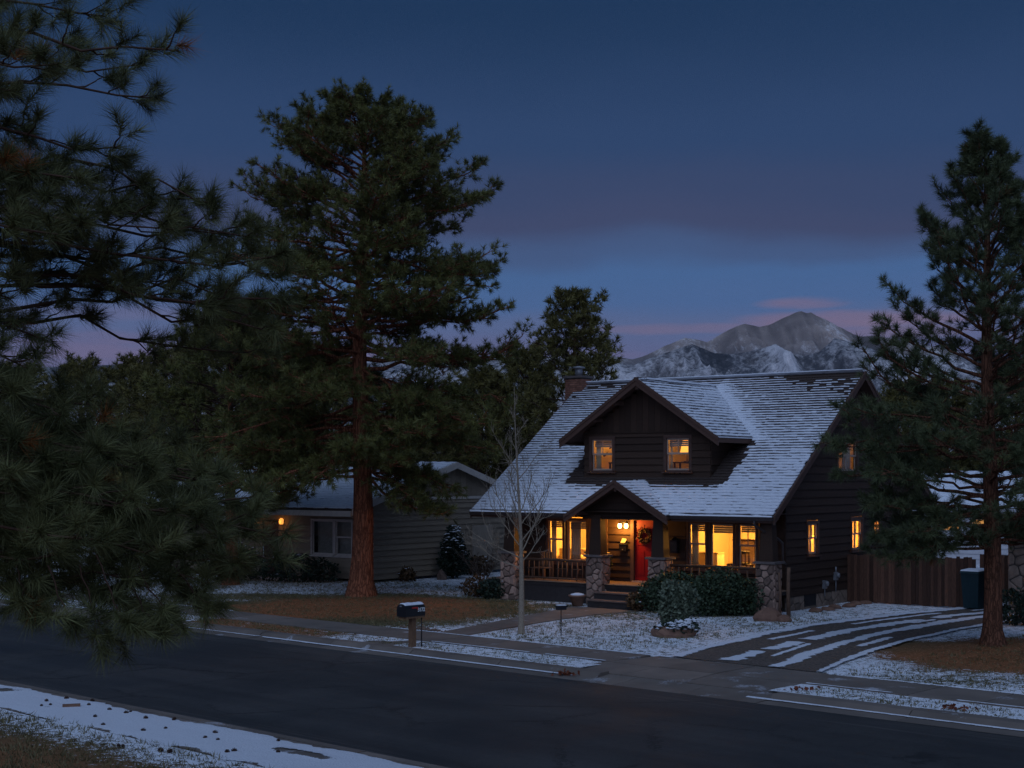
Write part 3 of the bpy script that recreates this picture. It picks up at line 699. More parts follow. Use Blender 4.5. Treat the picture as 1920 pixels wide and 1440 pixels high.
def shingles(root, O, U, Vd, width, length, snowf, expo=.19, inside=None, seed=1, thick=.044, cap=True, sides=None):
    """shakes laid in courses on the plane O + u*U + v*Vd (Vd runs up the slope), each with its own
    width, length and lift, and the snow lying on them as thin slabs"""
    rs = np.random.RandomState(seed); O = np.array(O, float); U = np.array(U, float); Vd = np.array(Vd, float); Nn = np.cross(U, Vd); Nn /= np.linalg.norm(Nn)
    if Nn[2] < 0: Nn = -Nn
    V = []; F = []; SV = []; SF = []
    Q = [(0, 3, 2, 1), (4, 5, 6, 7), (0, 1, 5, 4), (1, 2, 6, 5), (2, 3, 7, 6), (3, 0, 4, 7)]
    def put(Vl, Fl, u0, u1, v0, v1, a0, a1, b0, b1, ov0=0.):
        n = len(Vl)
        for (u, v, w) in ((u0, v0, a0), (u1, v0+ov0, a0), (u1, v1, a1), (u0, v1, a1), (u0, v0, b0), (u1, v0+ov0, b0), (u1, v1, b1), (u0, v1, b1)):
            Vl.append(O+U*u+Vd*v+Nn*w)
        Fl += [tuple(n+i for i in f) for f in Q]
    rows = int(length/expo); rowr = rs.rand(97)
    for k in range(rows+1):
        v0 = k*expo; u = -.06*rs.rand()
        if v0 > length-.03: break
        while u < width:
            w = .12+.16*rs.rand(); a, b = max(u, 0), min(u+w-.008, width); u += w
            if b-a < .03: continue
            uc, vc = (a+b)/2, v0+expo/2
            if sides:
                lo, hi = sides(vc); 
                if uc < lo or uc > hi: continue
            if inside and not inside(uc, vc): continue
            j = (rs.rand()-.5)*.012; v1 = min(v0+expo*1.6, length); lift = rs.rand()*.008
            put(V, F, a, b, v0+j, v1, .002, .0, thick+lift, .006)
            c = snowf(uc, vc)+(rs.rand()-.5)*.10+(rowr[k % 97]-.5)*.06
            if c < .12: continue
            top = lambda vv: thick+lift+(.006-thick-lift)*(vv-v0-j)/(v1-v0-j)
            if c < .55:      # thin lines of snow caught on the courses
                if rs.rand() > .5+1.2*c: continue
                x0, x1 = a-.004, b+.004; y0 = v0+j+expo*(.42+.2*rs.rand()); y1 = min(v0+expo*1.02, y0+expo*(.22+.6*c)); th = .008+.008*rs.rand(); ov = (rs.rand()-.5)*.03
            else:
                x0, x1 = a-.006, b+.006; y0 = v0+j+max(0, 1.08-c)*expo*.85-(.012 if c > 1.0 else 0); y1 = v0+expo+.02; th = .012+.028*max(0, c-.55)+.01*rs.rand(); ov = (rs.rand()-.5)*.035*(1.3-min(1, c))*2
            put(SV, SF, x0, x1, y0, y1, top(y0)-.004, top(y1)-.004, top(y0)+th, top(y1)+th*1.1, ov)
    o = mesh_obj('shingles', V, F, M['shingle'], root); tag(o, kind='stuff')
    if SV: o2 = mesh_obj('roof_snow', SV, SF, M['snow'], root); tag(o2, kind='stuff')
    return o

def clip_poly(P, nx, ny, d):
    "keep nx*x+ny*y<=d"
    R = []
    for i in range(len(P)):
        a, b = P[i], P[(i+1) % len(P)]; da = nx*a[0]+ny*a[1]-d; db = nx*b[0]+ny*b[1]-d
        if da <= 0: R.append(a)
        if da*db < 0: t = da/(da-db); R.append((a[0]+(b[0]-a[0])*t, a[1]+(b[1]-a[1])*t))
    return R
def stone_face(face, root, m, u0, u1, v0, v1, size, seed, depth=.045, name='stone', w0=0.0, squash=1.0):
    "irregular stones (cells of a random packing) set proud of recessed mortar, each one an object"
    rs = np.random.RandomState(seed); S = []
    A = (u1-u0)*(v1-v0); n = max(2, int(A/(size*size*squash)))
    for _ in range(n):
        best = max(((rs.uniform(u0, u1), rs.uniform(v0, v1)) for _ in range(12)), key=lambda p: min([((p[0]-q[0])/1)**2+((p[1]-q[1])/squash)**2 for q in S] or [9]))
        S.append(best)
    for i, p in enumerate(S):
        P = [(u0, v0), (u1, v0), (u1, v1), (u0, v1)]
        for j, q in enumerate(S):
            if j == i: continue
            nx, ny = q[0]-p[0], q[1]-p[1]; mx, my = (p[0]+q[0])/2, (p[1]+q[1])/2
            P = clip_poly(P, nx, ny, nx*mx+ny*my)
            if len(P) < 3: break
        if len(P) < 3: continue
        c = np.mean(P, 0); Q = []
        for k in range(len(P)):      # round the corners
            a = np.array(P[k]); pr = np.array(P[k-1]); nx_ = np.array(P[(k+1) % len(P)])
            Q += [a*.72+pr*.28, a*.9+pr*.05+nx_*.05, a*.72+nx_*.28] if len(P) < 7 else [a*.8+pr*.2, a*.8+nx_*.2]
        Q = [q+(c-q)/max(1e-3, np.linalg.norm(c-q))*.012 for q in Q]; n_ = len(Q); d = depth*rs.uniform(.7, 1.3)
        V = [face(q[0], q[1], w0-.01) for q in Q]+[face(*(q+(c-q)*.06), w0+d*.6) for q in Q]+[face(*(q+(c-q)*.28), w0+d) for q in Q]
        F = [(i_, (i_+1) % n_, n_+(i_+1) % n_, n_+i_) for i_ in range(n_)]+[(n_+i_, n_+(i_+1) % n_, 2*n_+(i_+1) % n_, 2*n_+i_) for i_ in range(n_)]+[tuple(range(2*n_, 3*n_))]
        mesh_obj(name, V, F, m, root, smooth=False)

def at_house(name, s, t, h=0., rz=0., label=None, cat=None, group=None):
    return empty(name, hp(s, t, h), HA+rz, label, cat, group)
def warm_light(name, loc, power, radius=.12, col=(1., .52, .14), parent=None):
    l = bpy.data.lights.new(name, 'POINT'); l.energy = power; l.color = col; l.shadow_soft_size = radius
    o = bpy.data.objects.new(name, l); COL.objects.link(o); o.location = loc
    if parent: o.parent = parent
    return o

# ================================================================== THE BROWN HOUSE
def brown_house():
    root = empty('bungalow', (HE[0], HE[1], 0), HA, 'dark brown shingled bungalow with snowy roof, dormer, stone piers and lit windows', 'house')
    EH, K = 3.08, .704; WL, WR, TW, TB = -11.33, -.45, 1.7, 12.0     # eave height, roof slope, wall planes
    FL = .70
    roofh = lambda t: EH+K*t if t <= 6.79 else EH+K*(13.58-t)
    front = Face((0, TW, 0), (1, 0, 0), (0, -1, 0)); side = Face((WR, 0, 0), (0, 1, 0), (1, 0, 0)); left = Face((WL, 0, 0), (0, 1, 0), (-1, 0, 0))
    # --- openings
    RW = [(-3.93, -3.30), (-3.10, -2.28), (-2.08, -1.45)]; LW = [(-9.66, -9.03), (-8.82, -8.03), (-7.82, -7.24)]
    wv = (1.32, 2.74); fo = [(-4.05, -1.33, 1.25, 2.86), (-9.78, -7.12, 1.25, 2.86), (-6.16, -5.14, FL, 2.88)]
    siding(front, root, M['siding'], .1, 3.55, lambda v: WL, lambda v: WR, fo)
    for grp in (RW, LW):
        for i, (a, b) in enumerate(grp): window(front, root, a, b, *wv, style='fixed' if i == 1 else 'double', casing=.09, shade=.30 if i == 1 else .26)
        front.box(MB(), grp[0][0]-.2, grp[2][1]+.2, 1.17, 1.235, -.02, .14).build('window_ledge', M['barge'], root)
    # --- front door
    d = MB(); front.box(d, -6.20, -6.07, FL, 2.80, -.08, .06); front.box(d, -5.21, -5.08, FL, 2.80, -.08, .06); front.box(d, -6.20, -5.08, 2.80, 2.93, -.08, .062)
    fr = d.build('door_frame', M['barge'], root); front.box(MB(), -6.12, -5.16, FL-.0, FL+.045, -.04, .10).build('threshold', M['sash'], fr)
    dl = MB(); front.box(dl, -6.07, -5.21, FL+.05, 2.80, -.07, -.03); dr = dl.build('door', M['door'], root)
    for (a, b, c, e) in ((-5.95, -5.69, .95, 1.75), (-5.59, -5.33, .95, 1.75), (-5.95, -5.69, 1.95, 2.65), (-5.59, -5.33, 1.95, 2.65)):
        front.box(MB(), a, b, c, e, -.03, -.018).build('panel', M['door'], dr)
    MB().lathe([(.012, 0), (.03, .02), (.032, .05), (.015, .065)], n=10).build('knob', M['galv'], dr, loc=front(-5.29, 1.72, -.02)).rotation_euler = (PI/2, 0, 0)
    # --- side wall with openings
    so = [(3.18, 4.12, 1.66, 2.86), (6.62, 7.68, 1.66, 2.90), (8.5, 9.2, 1.9, 2.84), (5.52, 7.24, 4.40, 5.60)]
    L_ = lambda v: TW if v <= EH+K*TW-.12 else (v+.12-EH)/K
    R_ = lambda v: TB if v <= EH+K*1.58-.12 else 13.58-(v+.12-EH)/K
    siding(side, root, M['siding'], .46, 7.7, L_, R_, so, row=.262)
    # vertical gable boards above
    for i in range(16):
        u = 5.0+i*.22; vt = min(roofh(u+.02), roofh(u+.2))-.14
        if vt > 6.05: side.box(MB(), u, u+.2, 6.0, vt, .045, .07).build('gable_board', M['siding'], root)
    window(side, root, 3.30, 4.0, 1.76, 2.74); window(side, root, 6.74, 7.56, 1.76, 2.78); window(side, root, 8.6, 9.1, 2.0, 2.72)
    window(side, root, 5.62, 7.14, 4.48, 5.50, style='pair')
    siding(left, root, M['siding'], .1, 7.7, L_, R_, [], row=.5)
    back = Face((0, TB, 0), (1, 0, 0), (0, 1, 0)); siding(back, root, M['siding'], .1, 3.9, lambda v: WL, lambda v: WR, [], row=.5)
    # corner boards
    b = MB(); side.box(b, TW-.05, TW+.07, .46, EH+K*TW-.1, -.03, .045); b.build('corner_board', M['siding'], root)
    # --- foundation of the side wall
    f = MB(); side.box(f, TW, TB, -.3, .46, -.1, .0); fo_ = f.build('foundation', M['mortar'], root)
    stone_face(side, fo_, M['stone2'], TW, 3.05, -.05, .45, .30, 5, .03); stone_face(side, fo_, M['stone2'], 3.95, 7.4, -.05, .45, .36, 6, .03); stone_face(side, fo_, M['stone2'], 3.06, 3.94, -.05, .06, .3, 7, .03)
    v = MB(); side.box(v, 3.08, 3.92, .08, .44, -.05, .02); vt = v.build('crawl_vent', M['metal'], fo_)
    # --- porch
    pf = MB(); n = 12
    deck = MB().box(WL, WR+.15, .33, TW, FL-.14, FL-.03).build('porch_deck', M['skirt'], root)
    for i in range(n):
        y0 = .29+i*(TW-.29)/n; MB().box(WL-.02, WR+.18, y0, y0+(TW-.29)/n-.008, FL-.028, FL).build('porch_board', M['porch'], deck)
    MB().box(WL, WR+.1, .36, .42, -.2, FL-.141).build('porch_skirt', M['skirt'], root)
    # steps
    st = MB().box(-6.45, -4.55, -.78, .3, -.2, .0).build('front_steps', M['skirt'], root)
    for h, y in ((.24, -.62), (.47, -.24)):
        MB().box(-6.45, -4.55, y+.03, .28, h-.235, h-.045).build('riser', M['skirt'], st)
        MB().box(-6.5, -4.5, y, .27, h-.044, h).build('tread', M['step'], st)
    # piers and tapered columns
    def pier(s0, s1, cap=True, seed=1, wrap=True):
        t0, t1, h = .10, .64, 1.60
        core = MB().box(s0+.03, s1-.03, t0+.03, t1-.03, -.2, h).build('stone_pier', M['mortar'], root)
        fr_ = Face((0, t0+.03, 0), (1, 0, 0), (0, -1, 0)); rs_ = Face((s1-.03, 0, 0), (0, 1, 0), (1, 0, 0)); ls_ = Face((s0+.03, 0, 0), (0, 1, 0), (-1, 0, 0))
        stone_face(fr_, core, M['stone'], s0-.01, s1+.01, -.02, h, .22, seed, .055); stone_face(rs_, core, M['stone'], t0, t1, -.02, h, .22, seed+50, .05); stone_face(ls_, core, M['stone'], t0, t1, -.02, h, .26, seed+70, .05)
        c = MB().box(s0-.07, s1+.07, t0-.07, t1+.07, h, h+.07); c.build('pier_cap', M['cap'], core)
        cx, cy = (s0+s1)/2, (t0+t1)/2; wb, wt = .24, .175; z0, z1 = h+.07, 3.0
        k = MB().hexa([(cx-wb, cy-wb*.8, z0), (cx+wb, cy-wb*.8, z0), (cx+wb, cy+wb*.8, z0), (cx-wb, cy+wb*.8, z0), (cx-wt, cy-wt*.8, z1), (cx+wt, cy-wt*.8, z1), (cx+wt, cy+wt*.8, z1), (cx-wt, cy+wt*.8, z1)])
        k.build('tapered_column', M['siding'], root)
    pier(-6.98, -6.36, seed=11); pier(-4.55, -3.93, seed=12); pier(-.66, -.04, seed=13); pier(-10.6, -9.98, seed=14)
    MB().box(WL+.1, WR+.3, .30, .66, 2.94, 3.10).build('porch_beam', M['siding'], root)
    MB().box(WL, WR+.3, .05, TW, 3.105, 3.13).build('porch_ceiling', M['siding'], root)
    # railing of peeled logs, left bay, and the plain rail on the right
    def railing(s0, s1, bal, seed):
        rs = np.random.RandomState(seed); r = MB(); r.tube([(s0, .46, 1.41), ((s0+s1)/2, .455, 1.43), (s1, .46, 1.41)], .045, 7); rl = r.build('railing', M['rail_wood'], root, True)
        MB().tube([(s0, .46, .80), (s1, .46, .79)], .032, 6).build('bottom_rail', M['rail_wood'], rl, True)
        s = s0+.12
        while s < s1-.05:
            MB().tube([(s+rs.uniform(-.02, .02), .46, .73 if rs.rand() < .3 else .80), (s+rs.uniform(-.03, .03), .47, 1.1), (s+rs.uniform(-.02, .02), .46, 1.41)], rs.uniform(.016, .03), 6).build('baluster', M['rail_wood'], rl, True); s += bal*rs.uniform(.75, 1.25)
        for q in np.arange(s0+.3, s1-.3, .62): MB().tube([(q, .45, 1.12), (q+.42, .45, 1.13)], .016, 5).build('rail_rung', M['rail_wood'], rl, True)
    railing(-9.98, -6.98, .21, 3); railing(-3.93, -.66, .25, 4)
    # --- roof decks, soffits, barge boards
    def slab(name, pts, th, m, par=root):
        nrm = np.cross(np.array(pts[1])-np.array(pts[0]), np.array(pts[2])-np.array(pts[0])).astype(float); nrm /= np.linalg.norm(nrm)
        if nrm[2] > 0: nrm = -nrm
        return MB().prism(pts, nrm*th).build(name, m, par)
    RP = lambda s, t, o=0.: (s, t, roofh(t)+o)
    rf = MB()
    def deckq(s0, s1, t0, t1): 
        p = [RP(s0, t0, -.005), RP(s1, t0, -.005), RP(s1, t1, -.005), RP(s0, t1, -.005)]; rf.prism(p, (0, 0, -.09))
    deckq(-11.78, -7.5, 0, 1.70); deckq(-3.64, 0, 0, 1.70); deckq(-7.5, -3.64, .36, 1.70)
    rf.prism([RP(-3.05, 4.1, -.005), RP(-3.05, 6.2, -.005), RP(-5.35, 6.2, -.005)], (0, 0, -.09)); rf.prism([RP(-8.12, 4.1, -.005), RP(-5.85, 6.2, -.005), RP(-8.12, 6.2, -.005)], (0, 0, -.09))
    deckq(-11.78, -8.12, 1.70, 6.79); deckq(-3.05, 0, 1.70, 6.79); deckq(-8.12, -3.05, 6.2, 6.79); deckq(-11.78, 0, 6.79, 13.58)
    roof = rf.build('roof', M['barge'], root)
    SL = math.hypot(1, K); vlen = 6.79*SL; Vd = (0, 1/SL, K/SL)
    def snow_main(u, v):
        s = u-11.78; t = v/SL
        c = .97-.075*t-.035*max(0, t-4.8)**2
        if s > -4: c -= .085*max(0, t-4.0)**1.5*min(1, (s+4)*.5)
        if s < -8: c += .03*(t > 2)-.045*max(0, t-3.5)
        c += .34*(fbm2(s*.55, t*.9, 4, 4)-.47)
        dist = (t-(6.3-(s+5.6)*.0))*0
        # drift in the valley beside the dormer
        tv = (7.55-.65*abs(s+5.6)-EH)/K
        if s > -5.4 and -.1 < t-tv < 1.2 and t > 3.3: c = max(c, 1.16-.75*(t-tv)+.2*(fbm2(s*2, t*2, 3, 14)-.47))
        # melted and sheltered round the dormer foot
        if 1.25 < t < 3.45 and -8.75 < s < -2.36: c = -1 if t > 1.25 else c
        if 1.05 < t < 1.3 and -8.2 < s < -2.5: c -= .9*(t-1.05)/.25
        return c
    shingles(roof, (-11.78, 0, EH), (1, 0, 0), Vd, 11.78, vlen, snow_main, expo=.158, inside=lambda u, v: not (-8.02 < u-11.78 < -3.16 and 1.72 < v/SL < (7.57-.655*abs(u-11.78+5.6)-EH)/K-.12) and not (abs(u-11.78+5.57) < 1.9 and v/SL < (4.14-.585*abs(u-11.78+5.57)-EH)/K-.06), seed=2)
    shingles(roof, (0, 13.58, EH), (-1, 0, 0), (0, -1/SL, K/SL), 11.78, vlen, lambda u, v: .9, expo=.5, seed=3)
    MB().prism([(0, 6.65, 7.80), (0, 6.79, 7.905), (0, 6.93, 7.80)], (-11.78, 0, 0)).build('ridge_cap', M['shingle'], roof)
    for s in (0.0, -11.78):     # rakes
        for t0, t1, nm in ((-.04, 6.79, 0), (13.62, 6.79, 1)):
            b = MB(); o = .02 if s == 0 else -.06
            h0 = EH+K*(t0 if nm == 0 else 13.58-t0); h1 = 7.86
            for (w0, w1, up, dn) in ((0, .04, .035, .24), (.04, .065, .045, .06)):
                b.hexa([(s+o+w0, t0, h0-dn), (s+o+w1, t0, h0-dn), (s+o+w1, t1, h1-dn), (s+o+w0, t1, h1-dn), (s+o+w0, t0, h0+up), (s+o+w1, t0, h0+up), (s+o+w1, t1, h1+up), (s+o+w0, t1, h1+up)])
            b.build('barge_board', M['barge'], root)
    for t in (1.0, 3.6, 6.79, 9.9):      # outlookers under the right rake
        MB().box(WR+.02, .015, t-.05, t+.05, roofh(t)-.30, roofh(t)-.13).build('outlooker', M['barge'], root)
    # front gutter and fascia, broken by the porch gable
    for s0, s1 in ((-11.82, -7.50), (-3.62, .03)):
        MB().box(s0, s1, -.01, .03, EH-.22, EH-.02).build('fascia', M['barge'], root)
        g = MB(); g.hexa([(s0, -.10, EH-.15), (s1, -.10, EH-.15), (s1, -.012, EH-.15), (s0, -.012, EH-.15), (s0, -.13, EH-.03), (s1, -.13, EH-.03), (s1, -.012, EH-.03), (s0, -.012, EH-.03)])
        gt = g.build('gutter', M['gutter'], root)
        n_ = 40; V = []; F = []
        for i in range(n_+1):
            s = s0+.02+(s1-s0-.04)*i/n_; w = .03+.03*vn1(i*.4, 7); h = EH-.03+.035+.03*vn1(i*.5, 8)
            V += [(s, -.125, EH-.032), (s, -.115, h), (s, -.03, h), (s, -.012, EH-.032)]
        for i in range(n_):
            for j in range(3): F.append((i*4+j, i*4+j+1, i*4+5+j, i*4+4+j))
        o = mesh_obj('gutter_snow', V, F, M['snow'], gt, True); tag(o, kind='stuff')
    MB().box(-11.78, 0, .03, TW, 3.02, 3.05).build('soffit', M['siding'], root) if False else None
    ds = MB(); ds.tube([(-.62, -.06, EH-.14), (-.62, -.06, EH-.28), (-.42, .2, EH-.48), (-.15, .60, EH-.72), (-.10, .80, EH-.86), (-.10, .82, 1.7), (-.02, .86, 1.55)], .045, 8); ds.build('downspout', M['gutter'], root, True)
    # --- dormer
    dw = Face((0, 1.66, 0), (1, 0, 0), (0, -1, 0)); DA, DK = 7.57, .655; AX = -5.6
    dh = lambda s: DA-DK*abs(s-AX)
    wins = [(-7.86, -6.82, 4.40, 5.66), (-4.86, -3.80, 4.40, 5.66)]
    siding(dw, root, M['siding'], 4.22, 5.78, lambda v: -8.08, lambda v: -3.10, wins, row=.235)
    n = 21; w_ = (8.08-3.10)/n
    for i in range(n):
        a = -8.08+i*w_; vt = min(dh(a+.01), dh(a+w_-.01))-.10
        if vt > 5.8: dw.box(MB(), a+.004, a+w_-.004, 5.785, vt, -.02, .022).build('gable_board', M['siding'], root)
    dw.box(MB(), -8.1, -3.08, 5.76, 5.80, .0, .05).build('belt_board', M['siding'], root)
    window(dw, root, -7.76, -6.92, 4.50, 5.56, shade=.26, mull=True); window(dw, root, -4.76, -3.90, 4.50, 5.56, shade=.26)
    for s, sg in ((-3.10, 1), (-8.08, -1)):
        fc = Face((s, 0, 0), (0, 1, 0), (sg, 0, 0))
        siding(fc, root, M['siding'], 4.2, 5.75, lambda v: 1.66, lambda v: max(1.68, (v+.1-EH)/K), [], row=.235)
    df = MB()
    for sg in (-1, 1):
        x1 = AX+sg*3.07; h1 = dh(x1)
        tv = (h1-EH)/K
        df.prism([(AX, 1.08, DA-.005), (x1, 1.08, h1-.005), (x1, tv+.1, h1-.005), (AX, 6.45, DA-.005)], (0, 0, -.08))
    dr_ = df.build('dormer_roof', M['barge'], root)
    DS = math.hypot(1, DK); dl_ = 3.07*DS
    def snow_d(u, v): return .80+.22*(fbm2(u*.9, v*1.2, 3, 8)-.47)+.10*sstep(2.0, 4.4, np.array(u))-.10*(v > 3.2)
    shingles(dr_, (AX+3.07, 1.08, dh(AX+3.07)), (0, 1, 0), (-1/DS, 0, DK/DS), 5.4, dl_, snow_d, seed=5, sides=lambda v: (0, (dh(AX+3.07-v/DS)-EH)/K-1.08+.12))
    shingles(dr_, (AX-3.07, 6.48, dh(AX-3.07)), (0, -1, 0), (1/DS, 0, DK/DS), 5.4, dl_, lambda u, v: .8, seed=6, sides=lambda v: (6.48-(dh(AX-3.07+v/DS)-EH)/K-.12, 5.4))
    MB().box(AX-.09, AX+.09, 1.06, 6.35, DA-.02, DA+.05).build('ridge_cap', M['shingle'], dr_)
    o = MB().box(AX+.05, AX+.12, 1.6, 6.3, DA-.0, DA+.062).build('ridge_snow', M['snow'], dr_); tag(o, kind='stuff')
    def rake_boards(ax, apex, kk, half, t, dn=.24, par=root, extra=.0):
        for sg in (-1, 1):
            b = MB(); x1 = ax+sg*(half+.06); h1 = apex-kk*(half+.06)
            for (y0, y1, up, dw_) in ((t-.045, t, .03, dn), (t-.072, t-.045, .042, .07)):
                b.hexa([(ax, y0, apex-dw_), (x1, y0, h1-dw_), (x1, y1, h1-dw_), (ax, y1, apex-dw_), (ax, y0, apex+up), (x1, y0, h1+up), (x1, y1, h1+up), (ax, y1, apex+up)])
            b.build('barge_board', M['barge'], par)
    rake_boards(AX, DA, DK, 3.07, 1.07)
    for sg in (-1, 1):   # dormer eave boards
        x = AX+sg*3.07; h = dh(x); tv = (h-EH)/K
        MB().box(min(x, x+sg*.04), max(x, x+sg*.04), 1.075, tv+.02, h-.17, h-.01).build('eave_board', M['barge'], root)
        if sg > 0: o = MB().box(x-.03, x+.055, 1.08, tv, h-.008, h+.030).build('eave_snow', M['snow'], dr_); tag(o, kind='stuff')
    MB().box(AX-.06, AX+.06, 1.09, 1.7, DA-.36, DA-.2).build('bracket', M['barge'], root)
    for sx in (-7.35, -6.5, -4.7, -3.85): MB().beam((sx, 1.12, dh(sx)-.2), (sx, 1.66, dh(sx)-.2), .09, .14).build('bracket', M['barge'], root)
    # --- porch gable
    PA, PK, PX, PT = 4.14, .585, -5.57, -.30
    ph = lambda s: PA-PK*abs(s-PX)
    pfm = MB()
    for sg in (-1, 1):
        x1 = PX+sg*1.95; pfm.prism([(PX, PT, PA-.005), (x1, PT, ph(x1)-.005), (x1, .2, ph(x1)-.005), (PX, 1.55, PA-.005)], (0, 0, -.08))
    pr = pfm.build('porch_roof', M['barge'], root)
    PS = math.hypot(1, PK)
    shingles(pr, (PX+1.95, PT, ph(PX+1.95)), (0, 1, 0), (-1/PS, 0, PK/PS), 1.9, 1.95*PS, lambda u, v: .80+.2*sstep(.3, 1.2, np.array(u)) , seed=8, expo=.17, sides=lambda v: (0, (ph(PX+1.95-v/PS)-EH)/K-PT+.10))
    shingles(pr, (PX-1.95, 1.6, ph(PX-1.95)), (0, -1, 0), (1/PS, 0, PK/PS), 1.9, 1.95*PS, lambda u, v: .8, seed=9, expo=.17, sides=lambda v: (1.6-(ph(PX-1.95+v/PS)-EH)/K-.1, 1.9))
    rake_boards(PX, PA, PK, 1.95, PT-.005, dn=.22)
    MB().box(PX-.07, PX+.07, PT-.02, 1.5, PA-.01, PA+.05).build('ridge_cap', M['shingle'], pr)
    pg = Face((0, .32, 0), (1, 0, 0), (0, -1, 0))
    siding(pg, root, M['siding'], 2.96, 4.0, lambda v: PX-(PA-.1-v)/PK if v > 3.05 else PX-1.72, lambda v: PX+(PA-.1-v)/PK if v > 3.05 else PX+1.72, [], row=.235)
    MB().box(PX-1.7, PX+1.7, .34, .62, 2.86, 3.0).build('gable_beam', M['siding'], root)
    MB().box(PX-.05, PX+.05, PT+.02, .3, PA-.34, PA-.2).build('bracket', M['barge'], root)
    for sx in (PX-1.5, PX+1.5): MB().beam((sx, PT+.03, ph(sx)-.20), (sx, .32, ph(sx)-.2), .08, .12).build('bracket', M['barge'], root)
    # --- chimney on the left gable
    ch = MB().box(-12.2, -11.42, 6.35, 7.05, 0, 8.12).build('chimney', M['mortar'], root)
    b_h, b_l = .085, .225
    for fc, w0, w1 in ((Face((0, 6.35, 0), (1, 0, 0), (0, -1, 0)), -12.2, -11.42), (Face((-11.42, 0, 0), (0, 1, 0), (1, 0, 0)), 6.35, 7.05)):
        k = 0; z = 6.3
        while z < 8.05:
            x = w0-(b_l/2 if k % 2 else 0)
            while x < w1-.02:
                a, b2 = max(x, w0), min(x+b_l-.012, w1); 
                if b2-a > .03: fc.box(MB(), a, b2, z, z+b_h-.012, .0, .014).build('brick', M['brick'], ch)
                x += b_l
            z += b_h; k += 1
    MB().box(-12.27, -11.35, 6.28, 7.12, 8.12, 8.21).build('chimney_crown', M['cap'], ch)
    MB().lathe([(.15, 0), (.15, .22), (.14, .24), (.14, .30), (.26, .31), (.24, .36), (.03, .40)], (-11.8, 6.7, 8.21), 14).build('flue_cap', M['galv'], ch, True)
    # --- rooms behind the windows
    def room(s0, s1, t0, t1, h0, h1, open_front=True, open_right=False):
        b = MB(); th = .06
        w = MB()
        w.box(s0, s1, t1, t1+th, h0, h1).box(s0-th, s0, t0, t1+th, h0, h1)
        if not open_right: w.box(s1, s1+th, t0, t1+th, h0, h1)
        rm = w.build('room', M['wall_in'], root)
        e_ = 0 if open_right else th; MB().box(s0-th, s1+e_, t0, t1+th, h0-th, h0).build('room_floor', M['floor_in'], rm); MB().box(s0-th, s1+e_, t0, t1+th, h1, h1+th).build('room_ceiling', M['wall_in'], rm)
    room(-4.75, WR-.03, TW+.18, 5.9, FL, 3.02, True, True); room(-10.9, -6.85, TW+.18, 5.6, FL, 3.02)
    room(-4.75, WR-.03, 6.1, 10.2, FL, 3.02, False, True)
    room(-8.0, -5.8, 1.80, 4.6, 4.3, 5.7); room(-5.5, -3.2, 1.80, 4.6, 4.3, 5.7)
    room(-3.0, WR-.03, 5.0, 8.2, 4.3, 5.75, False, True)
    # curtains beside the panes
    def drape(fc, u, v0, v1, wd, w=-.22):
        n = 14; V = []; F = []
        for i in range(n+1):
            x = u+wd*i/n; q = w-.03*math.sin(i*2.1)
            V += [fc(x, v0, q), fc(x, v1, q)]
        for i in range(n): F.append((2*i, 2*i+2, 2*i+3, 2*i+1))
        o = mesh_obj('curtain', V, F, M['curtain'], root, True); md = o.modifiers.new('thick', 'SOLIDIFY'); md.thickness = .008
    for u, wd in ((-3.95, .26), (-1.62, .2), (-9.68, .2), (-8.84, .42), (-7.42, .2)): drape(front, u, 1.3, 2.75, wd)
    for u, wd in ((-7.74, .2), (-6.98-.02, .06), (-4.75, .08)): drape(dw, u, 4.5, 5.55, wd)
    for u, wd in ((3.31, .06), (3.93, .06), (6.75, .07), (7.47, .07), (8.61, .05)): drape(side, u, 1.78, 2.76, wd)
    drape(side, 6.5, 4.48, 5.5, .6)
    return root
HOUSE = brown_house()

